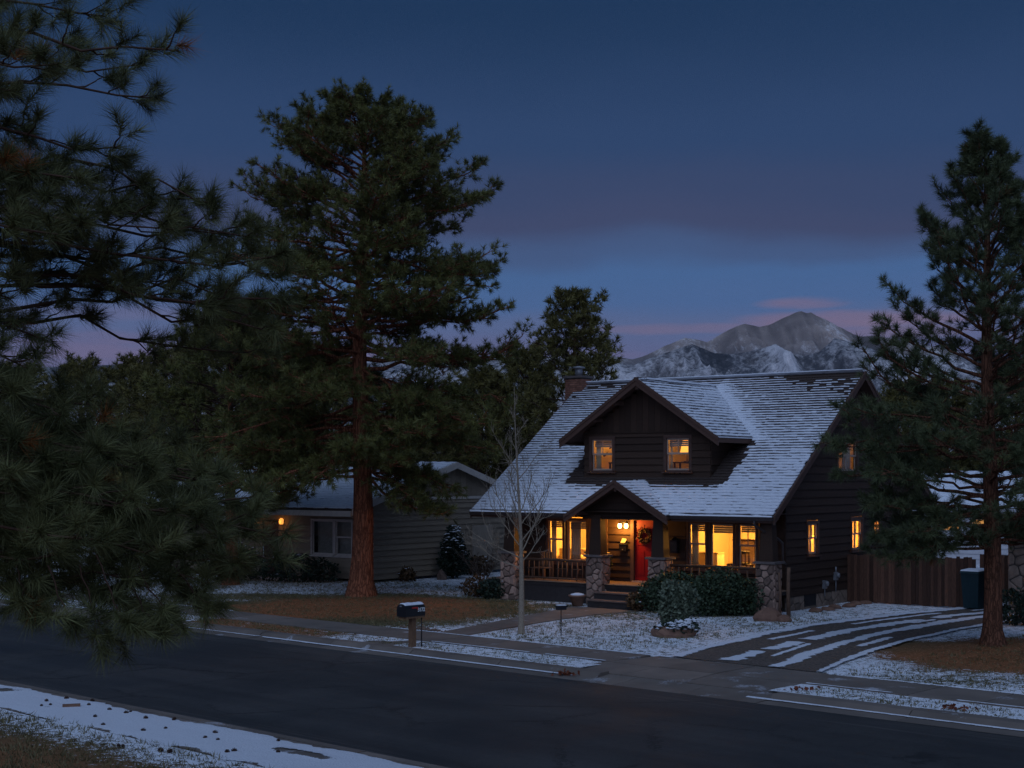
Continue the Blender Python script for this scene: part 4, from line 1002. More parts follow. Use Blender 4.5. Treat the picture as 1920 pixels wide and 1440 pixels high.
# ================================================================== THINGS ON AND ROUND THE BROWN HOUSE
FL = .70
def porch_things():
    # lit lantern left of the door
    r = at_house('wall_lantern', -6.44, 1.64, 2.62, label='lit twin-bulb porch lantern glowing on the wall beside the red door', cat='lantern')
    MB().box(-.09, .09, 0, .03, -.06, .12).build('back_plate', M['metal'], r)
    MB().tube([(-.13, -.09, .10), (0, -.06, .12), (.13, -.09, .10)], .012, 6).build('arm', M['metal'], r, True)
    for x in (-.13, .13):
        MB().lathe([(.02, .10), (.055, .08), (.06, .06)], (x, -.09, 0), 10).build('bulb_cap', M['metal'], r, True)
        MB().lathe([(.05, .06), (.062, 0), (.058, -.07), (.03, -.10)], (x, -.09, 0), 12).build('glass_shade', M['bulb'], r, True)
        warm_light('lantern_light', (x, -.26, -.02), 60, .06, (1., .43, .065), r)
    # unlit lantern on the right of the door
    r = at_house('wall_lantern', -4.42, 1.64, 1.98, label='dark unlit box lantern on the wall right of the red door', cat='lantern')
    MB().box(-.14, .14, -.14, 0, -.24, .20).build('lantern_body', M['metal'], r); MB().box(-.10, .10, -.148, -.141, -.18, .12).build('pane', M['glass'], r); MB().lathe([(.2, 0), (.05, .1)], (0, -.07, .2), 4).build('lantern_roof', M['metal'], r)
    # wall letterbox with a paper
    r = at_house('letterbox', -6.46, 1.65, 1.86, label='small black wall letterbox below the lit lantern with a pale paper on top', cat='letterbox')
    r.scale = (.75,)*3; MB().box(-.19, .19, -.13, 0, -.16, .14).build('box', M['metal'], r); MB().hexa([(-.2, -.15, .13), (.2, -.15, .13), (.2, 0, .20), (-.2, 0, .20), (-.2, -.15, .15), (.2, -.15, .15), (.2, 0, .22), (-.2, 0, .22)]).build('lid', M['metal'], r)
    MB().hexa([(-.13, -.1, .22), (.12, -.12, .22), (.16, -.03, .40), (-.08, -.02, .42), (-.13, -.09, .22), (.12, -.11, .22), (.16, -.02, .40), (-.08, -.01, .42)]).build('paper', M['cushion'], r)
    MB().box(-.02, .02, -.136, -.131, -.1, -.06).build('latch', M['galv'], r)
    # wreath on the door
    r = at_house('wreath', -5.66, 1.72, 2.28, label='round dried leaf wreath hanging on the red front door', cat='wreath')
    MB().tube([(.21*math.cos(a), -.03, .21*math.sin(a)) for a in np.linspace(0, 2*PI, 25)], .05, 6).build('ring', M['twig'], r, True)
    rs = np.random.RandomState(4); V = []; F = []; tint = []
    for i in range(420):
        a = rs.rand()*2*PI; R = .21+rs.uniform(-.08, .08); p = np.array((R*math.cos(a), -.04-rs.rand()*.07, R*math.sin(a)))
        d = rs.normal(size=3); d[1] = -abs(d[1])*.6; d /= np.linalg.norm(d); u = np.cross(d, rs.normal(size=3)); u /= np.linalg.norm(u); l, w = rs.uniform(.04, .10), rs.uniform(.012, .024)
        n = len(V); V += [p-u*w, p+u*w, p+d*l]; F.append((n, n+1, n+2)); k = rs.uniform(0, 1.0); tint += [k]*3
    tri_mesh('leaves', V, F, M['brownshrub'], r, attrs={'tint': tint})['kind'] = 'stuff'
    # potted plant between pier and door
    r = at_house('potted_plant', -6.95, 1.2, FL, label='dark leafy potted plant on the porch left of the red door', cat='plant')
    MB().lathe([(.13, 0), (.19, .3), (.21, .32), (.19, .34)], n=14).build('pot', M['metal'], r, True)
    foliage(r, 'foliage', M['holly'], [(0, 0, .62, .30, .30, .36)], 500, .07, 9)
    MB().lathe([(.16, 0), (.17, .14), (.19, .16)], (.0, 0, .83), 12).build('hanging_bowl', M['cushion'], r, True)
    # wooden porch chair behind the railing
    r = at_house('porch_chair', -9.55, 1.15, FL, label='low wooden porch chair behind the log railing', cat='chair')
    MB().box(-.28, .28, -.25, .25, .36, .40).build('seat', M['rail_wood'], r)
    for x in (-.25, .25):
        for y in (-.22, .22): MB().box(x-.03, x+.03, y-.03, y+.03, 0, .36).build('leg', M['rail_wood'], r)
    for i in range(5): MB().box(-.26+i*.11, -.18+i*.11, .22, .25, .40, .92).build('back_slat', M['rail_wood'], r)
    r = at_house('planter_pot', -6.95, -.45, 0, label='clay planter pot with snow at the left of the front steps', cat='pot')
    MB().lathe([(.17, 0), (.27, .3), (.30, .31), (.30, .36), (.25, .36)], n=16).build('pot', M['terracotta'], r, True); MB().lathe([(.25, .33), (.22, .39), (.08, .42)], n=14).build('snow_cap', M['snow'], r, True)
    # meters on the side wall
    for t, h, nm, lb in ((4.45, .62, 'electric_meter', 'round grey meter box low on the dark side wall'), (5.32, .85, 'utility_box', 'small grey utility box with conduit running down the dark side wall')):
        r = at_house(nm, -.42, t, h, label=lb, cat='meter')
        MB().box(0, .10, -.09, .09, -.05, .22).build('box', M['galv'], r)
        b = MB().lathe([(.08, 0), (.08, .07), (.05, .09)], n=12).build('dial', M['galv'], r, True, loc=(.10, 0, .12)); b.rotation_euler = (0, PI/2, 0)
        MB().tube([(.05, 0, -.05), (.05, 0, -.45 if t > 5 else -.3)], .018, 6).build('conduit', M['galv'], r, True)
        if t > 5: MB().tube([(.05, 0, .22), (.05, 0, .4)], .03, 6).build('conduit', M['galv'], r, True)
    # driftwood posts leaning by the right pier
    for i, (s, t, h, rr) in enumerate(((.10, .20, 1.35, .05), (.30, .44, 1.5, .07))):
        r = MB().tube([(0, 0, -.05), (.03*(-1)**i, .02, h*.5), (0, 0, h)], [rr, rr*.85, rr*.8], 8).build('wood_post', M['post_wood'], None, True, loc=hp(s, t), rz=HA); r.data.materials[0] = M['rail_wood']
        tag(r, ('thinner', 'thicker')[i]+' weathered wooden post standing beside the right stone pier', 'post')
def interior_things():
    def lamp(s, t, h, hh, label, power, shade_r=.17, floor=False, shade_h=.24):
        r = at_house('floor_lamp' if floor else 'table_lamp', s, t, h, label=label, cat='lamp')
        MB().lathe([(.12, 0), (.12, .02), (.03, .05), (.018, .1), (.018, hh-.1)], n=12).build('lamp_base', M['dark_wood'], r, True)
        MB().lathe([(shade_r, 0), (shade_r*.62, shade_h), (shade_r*.6, shade_h-.01), (shade_r*.97, .005)], (0, 0, hh-.1), 16).build('lamp_shade', M['lampshade'], r, True)
        warm_light('lamp_light', (0, 0, hh+.32), power, .12, (1., .43, .07), r); return r
    def table(s, t, h0, w, d, hh, label, m=None):
        r = at_house('side_table', s, t, h0, label=label, cat='table'); m = m or M['dark_wood']
        MB().box(-w/2, w/2, -d/2, d/2, hh-.04, hh).build('table_top', m, r)
        for x in (-w/2+.04, w/2-.04):
            for y in (-d/2+.04, d/2-.04): MB().box(x-.025, x+.025, y-.025, y+.025, 0, hh-.04).build('leg', m, r)
    # living room
    r = at_house('ceiling_lamp', -2.5, 4.0, 2.72, label='glowing ceiling lamp inside the right front room', cat='lamp')
    MB().lathe([(.05, .3), (.06, .1), (.22, .06), (.20, -.04), (.05, -.08)], n=16).build('lamp_shade', M['lampshade'], r, True); warm_light('lamp_light', (0, 0, -.25), 520, .2, (1., .45, .075), r)
    r = at_house('armchair', -2.75, 3.1, FL, .25, 'high-backed armchair behind the middle pane of the right front window', 'chair')
    MB().box(-.36, .36, -.32, .34, .22, .48).build('seat', M['cushion'], r)
    MB().hexa([(-.36, .26, .48), (.36, .26, .48), (.36, .4, .48), (-.36, .4, .48), (-.34, .40, 1.42), (.34, .40, 1.42), (.34, .52, 1.42), (-.34, .52, 1.42)]).build('backrest', M['cushion'], r)
    for x in (-.42, .36): MB().box(x, x+.06, -.32, .36, .22, .68).build('armrest', M['dark_wood'], r)
    MB().box(-.40, .40, .38, .54, 1.42, 1.48).build('top_rail', M['dark_wood'], r)
    for x in (-.34, .34):
        MB().box(x-.035, x+.035, .40, .5, .0, 1.45).build('back_post', M['dark_wood'], r); MB().box(x-.03, x+.03, -.3, -.24, 0, .22).build('leg', M['dark_wood'], r)
    table(-2.35, 2.35, FL, .7, .5, .72, 'dark side table in front of the armchair in the right front room')
    r = at_house('lantern_jar', -2.25, 2.32, FL+.72, label='dark framed glass lantern on the side table behind the right front window', cat='lantern')
    MB().box(-.15, .15, -.15, .15, .34, .42).build('lid', M['metal'], r); MB().box(-.15, .15, -.15, .15, 0, .04).build('base', M['metal'], r)
    for x in (-.13, .13):
        for y in (-.13, .13): MB().box(x-.014, x+.014, y-.014, y+.014, .04, .34).build('upright', M['metal'], r)
    r = at_house('cabinet', -4.2, 3.6, FL, label='pale cabinet standing inside the left pane of the right front window', cat='cabinet')
    MB().box(-.4, .4, -.25, .25, 0, .95).build('body', M['curtain'], r); MB().box(-.43, .43, -.27, .27, .95, .99).build('top', M['cushion'], r)
    r = at_house('picture', -3.2, 5.86, 1.9, label='framed picture on the back wall of the right front room', cat='picture')
    MB().box(-.3, .3, -.03, 0, -.2, .2).build('frame', M['dark_wood'], r); MB().box(-.25, .25, -.036, -.031, -.15, .15).build('print', M['curtain'], r)
    r = at_house('rocking_chair', -1.35, 2.9, FL, -.5, 'slatted rocking chair behind the right pane of the right front window', 'chair')
    MB().box(-.27, .27, -.27, .27, .38, .43).build('seat', M['cushion'], r)
    for i in range(5): MB().beam((-.24+i*.12, .26, .43), (-.24+i*.12, .46, 1.15), .04, .025, (1, 0, 0)).build('back_slat', M['dark_wood'], r)
    for x in (-.26, .26):
        MB().tube([(x, -.45, .10), (x, -.15, .02), (x, .2, .02), (x, .5, .12)], .022, 6).build('rocker', M['dark_wood'], r, True)
        for y in (-.22, .22): MB().box(x-.02, x+.02, y-.02, y+.02, .03, .40).build('leg', M['dark_wood'], r)
    lamp(-.95, 4.9, FL, 1.45, 'lit floor lamp in the corner of the right front room', 40, .2, True)
    # left front room
    r = at_house('ceiling_lamp', -8.6, 3.8, 2.72, label='glowing ceiling lamp inside the left front room', cat='lamp')
    MB().lathe([(.05, .3), (.06, .1), (.22, .06), (.20, -.04), (.05, -.08)], n=16).build('lamp_shade', M['lampshade'], r, True); warm_light('lamp_light', (0, 0, -.25), 520, .2, (1., .45, .075), r)
    r = at_house('sofa', -9.6, 3.1, FL, label='cushioned sofa inside the left front window', cat='sofa')
    MB().box(-.8, .8, -.4, .4, .12, .45).build('seat', M['cushion'], r); MB().box(-.8, .8, .3, .48, .45, .95).build('backrest', M['curtain'], r)
    for x in (-.9, .8): MB().box(x, x+.1, -.4, .45, .1, .68).build('armrest', M['curtain'], r)
    MB().lathe([(.05, 0), (.3, .08), (.32, .2), (.1, .3)], (.35, -.1, .46), 12).build('pillow', M['cushion'], r, True)
    table(-8.2, 2.45, FL, .9, .5, .66, 'dark low table behind the middle pane of the left front window')
    r = at_house('houseplant', -8.45, 2.4, FL+.66, label='small dark houseplant on the table in the left front window', cat='plant'); MB().lathe([(.07, 0), (.09, .12)], n=10).build('pot', M['dark_wood'], r, True); foliage(r, 'foliage', M['holly'], [(0, 0, .2, .14, .14, .12)], 60, .08, 3)
    # kitchen behind the side windows
    r = at_house('ceiling_lamp', -2.4, 8.0, 2.7, label='ceiling lamp of the room behind the rear side windows', cat='lamp')
    MB().lathe([(.05, .3), (.06, .1), (.2, .06), (.18, -.04)], n=14).build('lamp_shade', M['lampshade'], r, True); warm_light('lamp_light', (0, 0, -.25), 620, .2, (1., .44, .07), r)
    r = at_house('houseplant', -.85, 7.1, 1.68, label='leafy houseplant on the sill of the rear side window', cat='plant'); MB().lathe([(.09, 0), (.11, .16)], n=10).build('pot', M['dark_wood'], r, True); foliage(r, 'foliage', M['shrub'], [(0, 0, .36, .2, .2, .22)], 110, .11, 5)
    # upstairs
    for s, lb, lb2, dx in ((-7.05, 'lit table lamp behind the left dormer window', 'small chest under the lamp in the left dormer room', 0), (-4.45, 'lit table lamp behind the right dormer window', 'small chest under the lamp in the right dormer room', 0)):
        table(s, 2.5, 4.3, .9, .45, .48, lb2); lamp(s+dx, 2.45, 4.78, .40, lb, 95, .24, shade_h=.44)
        b = at_house('book_box', s+.36, 2.35, 4.78, label='glowing amber box beside the '+('left' if s < -6 else 'right')+' dormer lamp', cat='box'); MB().box(-.13, .13, -.08, .08, 0, .22).build('box', M['cushion'], b); MB().box(-.135, .135, -.085, .085, .22, .24).build('lid', M['dark_wood'], b)
    lamp(-1.3, 6.8, 4.75, .5, 'dim lamp behind the upper side window', 12, .18); table(-1.3, 6.8, 4.3, .5, .5, .45, 'small stand behind the upper side window')

# ------------------------------------------------------------------ leaf and needle generators
def leaf_tris(P, size, rs, K=1, flat=0.0, aspect=.4):
    n = len(P); d = rs.normal(size=(n, 3)); d[:, 2] = d[:, 2]*(1-flat)+.25; d /= np.linalg.norm(d, axis=1, keepdims=True)
    u = np.cross(d, rs.normal(size=(n, 3))); u /= np.linalg.norm(u, axis=1, keepdims=True)
    l = size*rs.uniform(.6, 1.3, (n, 1)); w = l*aspect
    V = np.stack((P-u*w*.3, P+d*l*.5-u*w, P+d*l, P+d*l*.5+u*w), 1).reshape(-1, 3)
    return V, np.arange(n*4).reshape(-1, 4)
def foliage(root, name, m, blobs, count, size, seed, snow=0, shell=.55, aspect=.4):
    "leaves spread through a set of ellipsoids (x,y,z,rx,ry,rz), thicker towards the outside"
    rs = np.random.RandomState(seed); vol = np.array([b[3]*b[4]*b[5] for b in blobs])**.8; vol /= vol.sum(); Ps = []; T = []
    for b, f in zip(blobs, vol):
        n = int(count*f)+1; d = rs.normal(size=(n, 3)); d /= np.linalg.norm(d, axis=1, keepdims=True)
        r = (shell+(1-shell)*rs.rand(n, 1)**.6)*(1+.22*(fbm2(d[:, 0]*2.2+b[0]*3, d[:, 2]*2.2+d[:, 1]*1.7, 3, seed)[:, None]-.47)*2)
        P = np.array(b[:3])+d*r*np.array(b[3:6]); k = P[:, 2] > .03; Ps.append(P[k]); T.append(rs.rand(k.sum())*.8+.12*(d[k, 2]))
    P = np.concatenate(Ps); t = np.clip(np.concatenate(T), 0, .93)
    V, F = leaf_tris(P, size, rs, aspect=aspect)
    o = tri_mesh(name, V, F, m, root, attrs={'tint': np.repeat(t, 4)}); o['kind'] = 'stuff'
    if snow:
        top = np.argsort(-P[:, 2]+rs.normal(size=len(P))*np.ptp(P[:, 2])*.35)[:snow]; Q = P[top]+np.array((0, 0, size*.25))
        n = len(Q); a = rs.rand(n, 1)*2*PI; s_ = size*rs.uniform(.5, 1.2, (n, 1))
        c1 = np.concatenate((np.cos(a), np.sin(a), np.zeros((n, 1))), 1)*s_; c2 = np.concatenate((-np.sin(a), np.cos(a), np.zeros((n, 1))), 1)*s_*.7
        up = np.array((0, 0, 1.))*s_*.35
        V = np.stack((Q-c1, Q-c2, Q+c1, Q+c2, Q+up), 1).reshape(-1, 3); I = np.arange(n)[:, None]*5
        F = np.concatenate([I+np.array(q) for q in ((0, 1, 4), (1, 2, 4), (2, 3, 4), (3, 0, 4))])
        tri_mesh('leaf_snow', V, F, M['snow'], root)['kind'] = 'stuff'
    return o
def needle_tufts(P, D, rs, K, length, width, back, tint):
    "bottle-brush tufts: K needles round each twig end P pointing along D"
    n = len(P); D = D/(np.linalg.norm(D, axis=1, keepdims=True)+1e-9)
    X = rs.normal(size=(n, K, 3)); X -= (X*D[:, None]).sum(-1, keepdims=True)*D[:, None]; X /= np.linalg.norm(X, axis=2, keepdims=True)+1e-9
    f = rs.rand(n, K, 1); ang = np.radians(18+62*rs.rand(n, K, 1)**.8*(1-.35*f)); d = D[:, None]*np.cos(ang)+X*np.sin(ang)
    base = P[:, None]-D[:, None]*back*(1-f); L = length*rs.uniform(.7, 1.15, (n, K, 1))
    tip = base+d*L; tip[..., 2] -= (L[..., 0]*.10)*rs.rand(n, K)
    W = np.cross(d, rs.normal(size=(n, K, 3))); W /= np.linalg.norm(W, axis=2, keepdims=True)+1e-9; W *= width/2
    V = np.stack((base-W, base+W, tip), 2).reshape(-1, 3); F = np.arange(len(V)).reshape(-1, 3)
    t = np.clip(tint[:, None]+rs.normal(size=(n, K))*.10, 0, .9); t = np.where(tint[:, None] > .96, 1.0, t)
    return V, F, np.repeat(t.ravel(), 3)
def bough(rs, A, B, sag, rise, nseg=9, wob=.05):
    "a limb from A to B: leaves the trunk, sags, turns up at the tip"
    A = np.array(A, float); B = np.array(B, float); t = np.linspace(0, 1, nseg)[:, None]; L = np.linalg.norm(B-A)
    P = A+(B-A)*t; P[:, 2] += (-sag*np.sin(t[:, 0]*PI)+rise*(t[:, 0]**3-t[:, 0])*.0)*L
    P[:, 2] += rise*L*(np.clip(t[:, 0]-.6, 0, 1)/.4)**2-rise*L*t[:, 0]*0
    P[1:-1] += rs.normal(size=(nseg-2, 3))*wob*L*.3
    return P
class Wood:
    def __init__(s): s.V = []; s.F = []; s.n = 0; s.tw = []
    def twig(s, a, b, r): s.tw.append((a, b, r))
    def tube(s, P, R, k):
        V, F = tube_np(P, R, k); s.V.append(V); s.F.append(np.array(F)+s.n); s.n += len(V)
    def build(s, name, m, root):
        if s.tw:
            A = np.array([t[0] for t in s.tw]); B = np.array([t[1] for t in s.tw]); R = np.array([t[2] for t in s.tw])[:, None]
            d = B-A; x = np.cross(d, (.3, .5, .8)); x /= np.linalg.norm(x, axis=1, keepdims=True)+1e-9; y = np.cross(d, x); y /= np.linalg.norm(y, axis=1, keepdims=True)+1e-9
            V = np.stack((A+x*R, A-x*.5*R+y*.87*R, A-x*.5*R-y*.87*R, B+x*R*.6, B-x*.3*R+y*.5*R, B-x*.3*R-y*.5*R), 1).reshape(-1, 3)
            I = np.arange(len(A))[:, None]*6+s.n; s.V.append(V); s.F.append(np.concatenate([I+np.array(q) for q in ((0, 1, 4, 3), (1, 2, 5, 4), (2, 0, 3, 5))]))
        return tri_mesh(name, np.concatenate(s.V), np.concatenate(s.F), m, root, smooth=True)
def limb_with_tufts(rs, wood, P, r0, sub_n, sub_len, tufts, tw=3, start=.3, sides=5, up=.25, spread=1.0, sub_droop=.0, tuft_gap=.2, thin=.25):
    "side branches and twigs along a limb; collects tuft positions and directions"
    n = len(P); L = np.linalg.norm(P[-1]-P[0]); wood.tube(P, np.linspace(r0, r0*thin, n), sides)
    T = np.gradient(P, axis=0); T /= np.linalg.norm(T, axis=1, keepdims=True)
    tufts.append((P[-1], T[-1]+np.array((0, 0, up))))
    for k in range(sub_n):
        f = start+(1-start)*(k+rs.rand())/sub_n; i = min(int(f*(n-1)), n-2); q = P[i]+(P[i+1]-P[i])*(f*(n-1)-i); d = T[i]
        sd = np.cross(d, (0, 0, 1.)); sd /= np.linalg.norm(sd)+1e-9
        sg = 1 if (k % 2) else -1; a = rs.uniform(.5, 1.15)*spread
        v = d*math.cos(a)+sd*sg*math.sin(a)+np.array((0, 0, 1))*rs.uniform(-.25, .35)+np.array((0, 0, -sub_droop)); v /= np.linalg.norm(v)
        l = sub_len*rs.uniform(.5, 1.15)*(1.15-.55*f)
        m = 5; t = np.linspace(0, 1, m)[:, None]; S = q+v*l*t; S[:, 2] += up*l*(t[:, 0]**2)*.7; S[1:] += rs.normal(size=(m-1, 3))*l*.035
        wood.tube(S, np.linspace(r0*.32, r0*.10, m), 3)
        sv = S[-1]-S[-2]; sv /= np.linalg.norm(sv); tufts.append((S[-1], sv+np.array((0, 0, up))))
        for j in range(tw):
            g = rs.uniform(.3, .98); jj = min(int(g*(m-1)), m-2); p0 = S[jj]+(S[jj+1]-S[jj])*(g*(m-1)-jj)
            w = v+rs.normal(size=3)*.65+np.array((0, 0, up*1.3)); w /= np.linalg.norm(w); l2 = min(l*.5, tuft_gap*rs.uniform(.6, 1.7)); p1 = p0+w*l2
            wood.twig(p0, p1, r0*.10); tufts.append((p1, w+np.array((0, 0, up*.6))))
def build_crown(root, tufts, rs, m, K, length, width, back, dead=.01, name='crown', top_bright=None):
    P = np.array([t[0] for t in tufts]); D = np.array([t[1] for t in tufts]); tint = rs.uniform(.05, .8, len(P)); tint[rs.rand(len(P)) < dead] = 1.0
    V, F, t = needle_tufts(P, D, rs, K, length, width, back, tint)
    o = tri_mesh(name, V, F, m, root, attrs={'tint': t}); o['kind'] = 'stuff'; return o
def trunk(root, H, r, m, lean, rs, n=26, k=16, flare=1.5):
    z = np.linspace(0, H, n); t = z/H
    P = np.stack((lean[0]*t+.06*r*np.sin(t*9)*3, lean[1]*t+.05*r*np.cos(t*7)*3, z-.1), 1); P[0, :2] *= 0
    R = r*(1-t)**.75*.98+.02+r*(flare-1)*np.exp(-z/(r*1.1))
    V, F = tube_np(P, R, k); V = np.array(V)
    V[:, :2] += (V[:, :2]-np.repeat(P[:, :2], k, 0))*(.16*(vn2(np.tile(np.arange(k), n)*.9, np.repeat(z, k)*1.7, 3)-.5))[:, None]
    tri_mesh('trunk', V, np.array(F), m, root, smooth=True); return P, R
def pine(name, loc, H, r, prof, z0, nb, label, mats, seed, K, nl, nw, sub_n, tw, sub_len, lean=(0, 0), group=None, cat='tree', tuft_gap=.3, angle=lambda f: .9-1.15*(1-f), up=.3, back=.14, sides=5, extra=None, dead=.006, blen=(.62, 1.08), start=.36, rise=(.10, .16)):
    rs = np.random.RandomState(seed); root = empty(name, loc, 0, label, cat, group)
    P, R = trunk(root, H, r, mats[0], lean, rs); wood = Wood(); tufts = []
    ph = rs.rand()*6
    for k in range(nb):
        f = (k+rs.rand()*.8)/nb; z = z0+(H*.985-z0)*f**.92; ph += 2.4+rs.normal()*.35; L = prof(z)*rs.uniform(*blen)
        if L < .15: L = .15
        i = np.interp(z, P[:, 2], np.arange(len(P))); c = np.array([np.interp(z, P[:, 2], P[:, j]) for j in range(3)])
        a = angle(f)+rs.normal()*.12; d = np.array((math.cos(ph)*math.cos(a), math.sin(ph)*math.cos(a), math.sin(a)))
        B = c+d*L; Q = bough(rs, c, B, -.06+.10*(1-f)*rs.rand(), rise[0]+rise[1]*rs.rand(), 8)
        rr = max(.012, min(.022+L*.012, .3*np.interp(z, P[:, 2], R)+.02))
        limb_with_tufts(rs, wood, Q, rr, max(2, int(sub_n*(.35+.65*L/prof(z0+(H-z0)*.35)))), sub_len*(.4+.6*min(1, L/3)), tufts, tw, start, sides, up, tuft_gap=tuft_gap)
    c = P[-1]
    for j in range(5): tufts.append((c+rs.normal(size=3)*.08, np.array((rs.normal()*.4, rs.normal()*.4, 1.))))
    if extra: extra(rs, wood, tufts, P)
    wood.build('branches', mats[1], root)
    build_crown(root, tufts, rs, mats[2], K, nl, nw, back, dead)
    return root, len(tufts)

porch_things(); interior_things()

# ================================================================== THE OTHER HOUSES
def taupe_house():
    O = (-5.6, 58.0); root = empty('ranch_house', (O[0], O[1], 0), HA, 'low taupe ranch house with snowy roof behind the tallest pine', 'house')
    front = Face((0, 0, 0), (1, 0, 0), (0, -1, 0)); side = Face((0, 0, 0), (0, 1, 0), (1, 0, 0)); D = 9.8; EH, K = 3.02, .29
    siding(side, root, M['siding2'], .1, 3.30, lambda v: 0, lambda v: D, [(6.3, 7.75, .1, 2.15)], row=.235)
    # plain boards of the gable above a white band
    side.box(MB(), -.02, D+.02, 3.30, 3.42, -.02, .06).build('gable_band', M['white_trim'], root)
    for i in range(28):
        a = i*.35; rr = lambda u: EH+.42+K*min(u, D-u)
        vt = min(rr(a+.01), rr(a+.33))-.06
        if vt > 3.5: side.box(MB(), a+.006, a+.344, 3.425, vt, -.02, .02).build('gable_board', M['siding2'], root)
    side.box(MB(), 6.3, 7.75, 0, 2.13, -.03, .07).build('side_panel', mat('pale_panel', (.36, .29, .22), (.30, .24, .18), 4, .8), root)['label'] = 'pale flush panel in the taupe side wall'
    siding(front, root, M['siding2'], .1, 3.1, lambda v: -14, lambda v: 0, [(-3.5, -1.05, .95, 2.55), (-6.4, -5.4, .1, 2.4)], row=.235)
    w = window(front, root, -3.4, -2.2, 1.05, 2.45, 'fixed', .07, M['white_trim'], M['white_trim'], sill=True); window(front, root, -2.05, -1.15, 1.05, 2.45, 'double', .07, M['white_trim'], M['white_trim'], mull=False)
    front.box(MB(), -6.35, -5.45, .1, 2.35, -.06, -.01).build('door', M['dark_wood'], root)
    wr = MB().box(-3.9, -.6, .5, 2.6, .1, 3.0).build('dark_room', M['skirt'], root)
    front.box(MB(), -3.4, -1.2, 1.0, 2.6, -.32, -.3).build('blind', M['shade'], root)
    MB().box(-7.25, -7.05, -1.5, -1.3, 0, 2.75).build('porch_post', M['white_trim'], root); MB().box(-14, 0, -1.45, -1.32, 2.72, 2.9).build('porch_beam', M['white_trim'], root)
    # roof
    def plane(name, t0, t1, s0, s1):
        hh = lambda t: EH+.42+K*min(t, D-t)
        return MB().prism([(s0, t0, hh(t0)), (s1, t0, hh(t0)), (s1, t1, hh(t1)), (s0, t1, hh(t1))], (0, 0, -.12)).build(name, M['shingle'], root)
    rf = plane('roof', -1.6, D/2, -14, .35); plane('rear_roof', D/2, D+.5, -14, .35)
    SL = math.hypot(1, K)
    shingles(rf, (-14, -1.6, EH+.42-K*1.6), (1, 0, 0), (0, 1/SL, K/SL), 14.35, (D/2+1.6)*SL, lambda u, v: 1.02+.2*(fbm2(u*.6, v, 3, 6)-.47), expo=.24, seed=21)
    for t0, t1 in ((-1.6, D/2), (D+.5, D/2)):
        h = lambda t: EH+.42+K*min(t, D-t); b = MB(); b.hexa([(.352, t0, h(t0)-.24), (.40, t0, h(t0)-.24), (.40, t1, h(t1)-.24), (.352, t1, h(t1)-.24), (.352, t0, h(t0)+.03), (.40, t0, h(t0)+.03), (.40, t1, h(t1)+.03), (.352, t1, h(t1)+.03)])
        b.build('barge_board', M['white_trim'], root)
    MB().box(-14, .35, -1.66, -1.605, 2.70, 2.92).build('fascia', M['white_trim'], root)
    # porch lamps and gable lamp
    c, s_ = math.cos(HA), math.sin(HA)
    def P(x, y, z): return (O[0]+c*x-s_*y, O[1]+s_*x+c*y, z)
    for x, lb in ((-6.65, 'left of the two amber lamps on the taupe house porch'), (-5.1, 'right of the two amber lamps on the taupe house porch')):
        r = empty('porch_lamp', P(x, -.16, 2.35), HA, lb, 'lamp'); MB().box(-.05, .05, .06, .16, -.1, .1).build('bracket', M['metal'], r); MB().lathe([(.06, 0), (.10, .04), (.10, .2), (.04, .26)], (0, 0, -.1), 10).build('glass_shade', glow('amber_glass', (1., .36, .06), 1.5), r, True); warm_light('porch_light', (0, -.22, 0), 2, .1, (1., .42, .1), r)
    r = empty('gable_lamp', P(.06, 6.7, 2.85), HA, 'small unlit dark lamp on the taupe gable wall', 'lamp'); MB().box(-.03, .05, -.08, .08, -.1, .12).build('back_plate', M['metal'], r); MB().lathe([(.1, 0), (.05, .14)], (.1, 0, -.08), 10).build('lamp_shade', M['metal'], r, True)
    return O, P
TAUPE, TP = taupe_house()

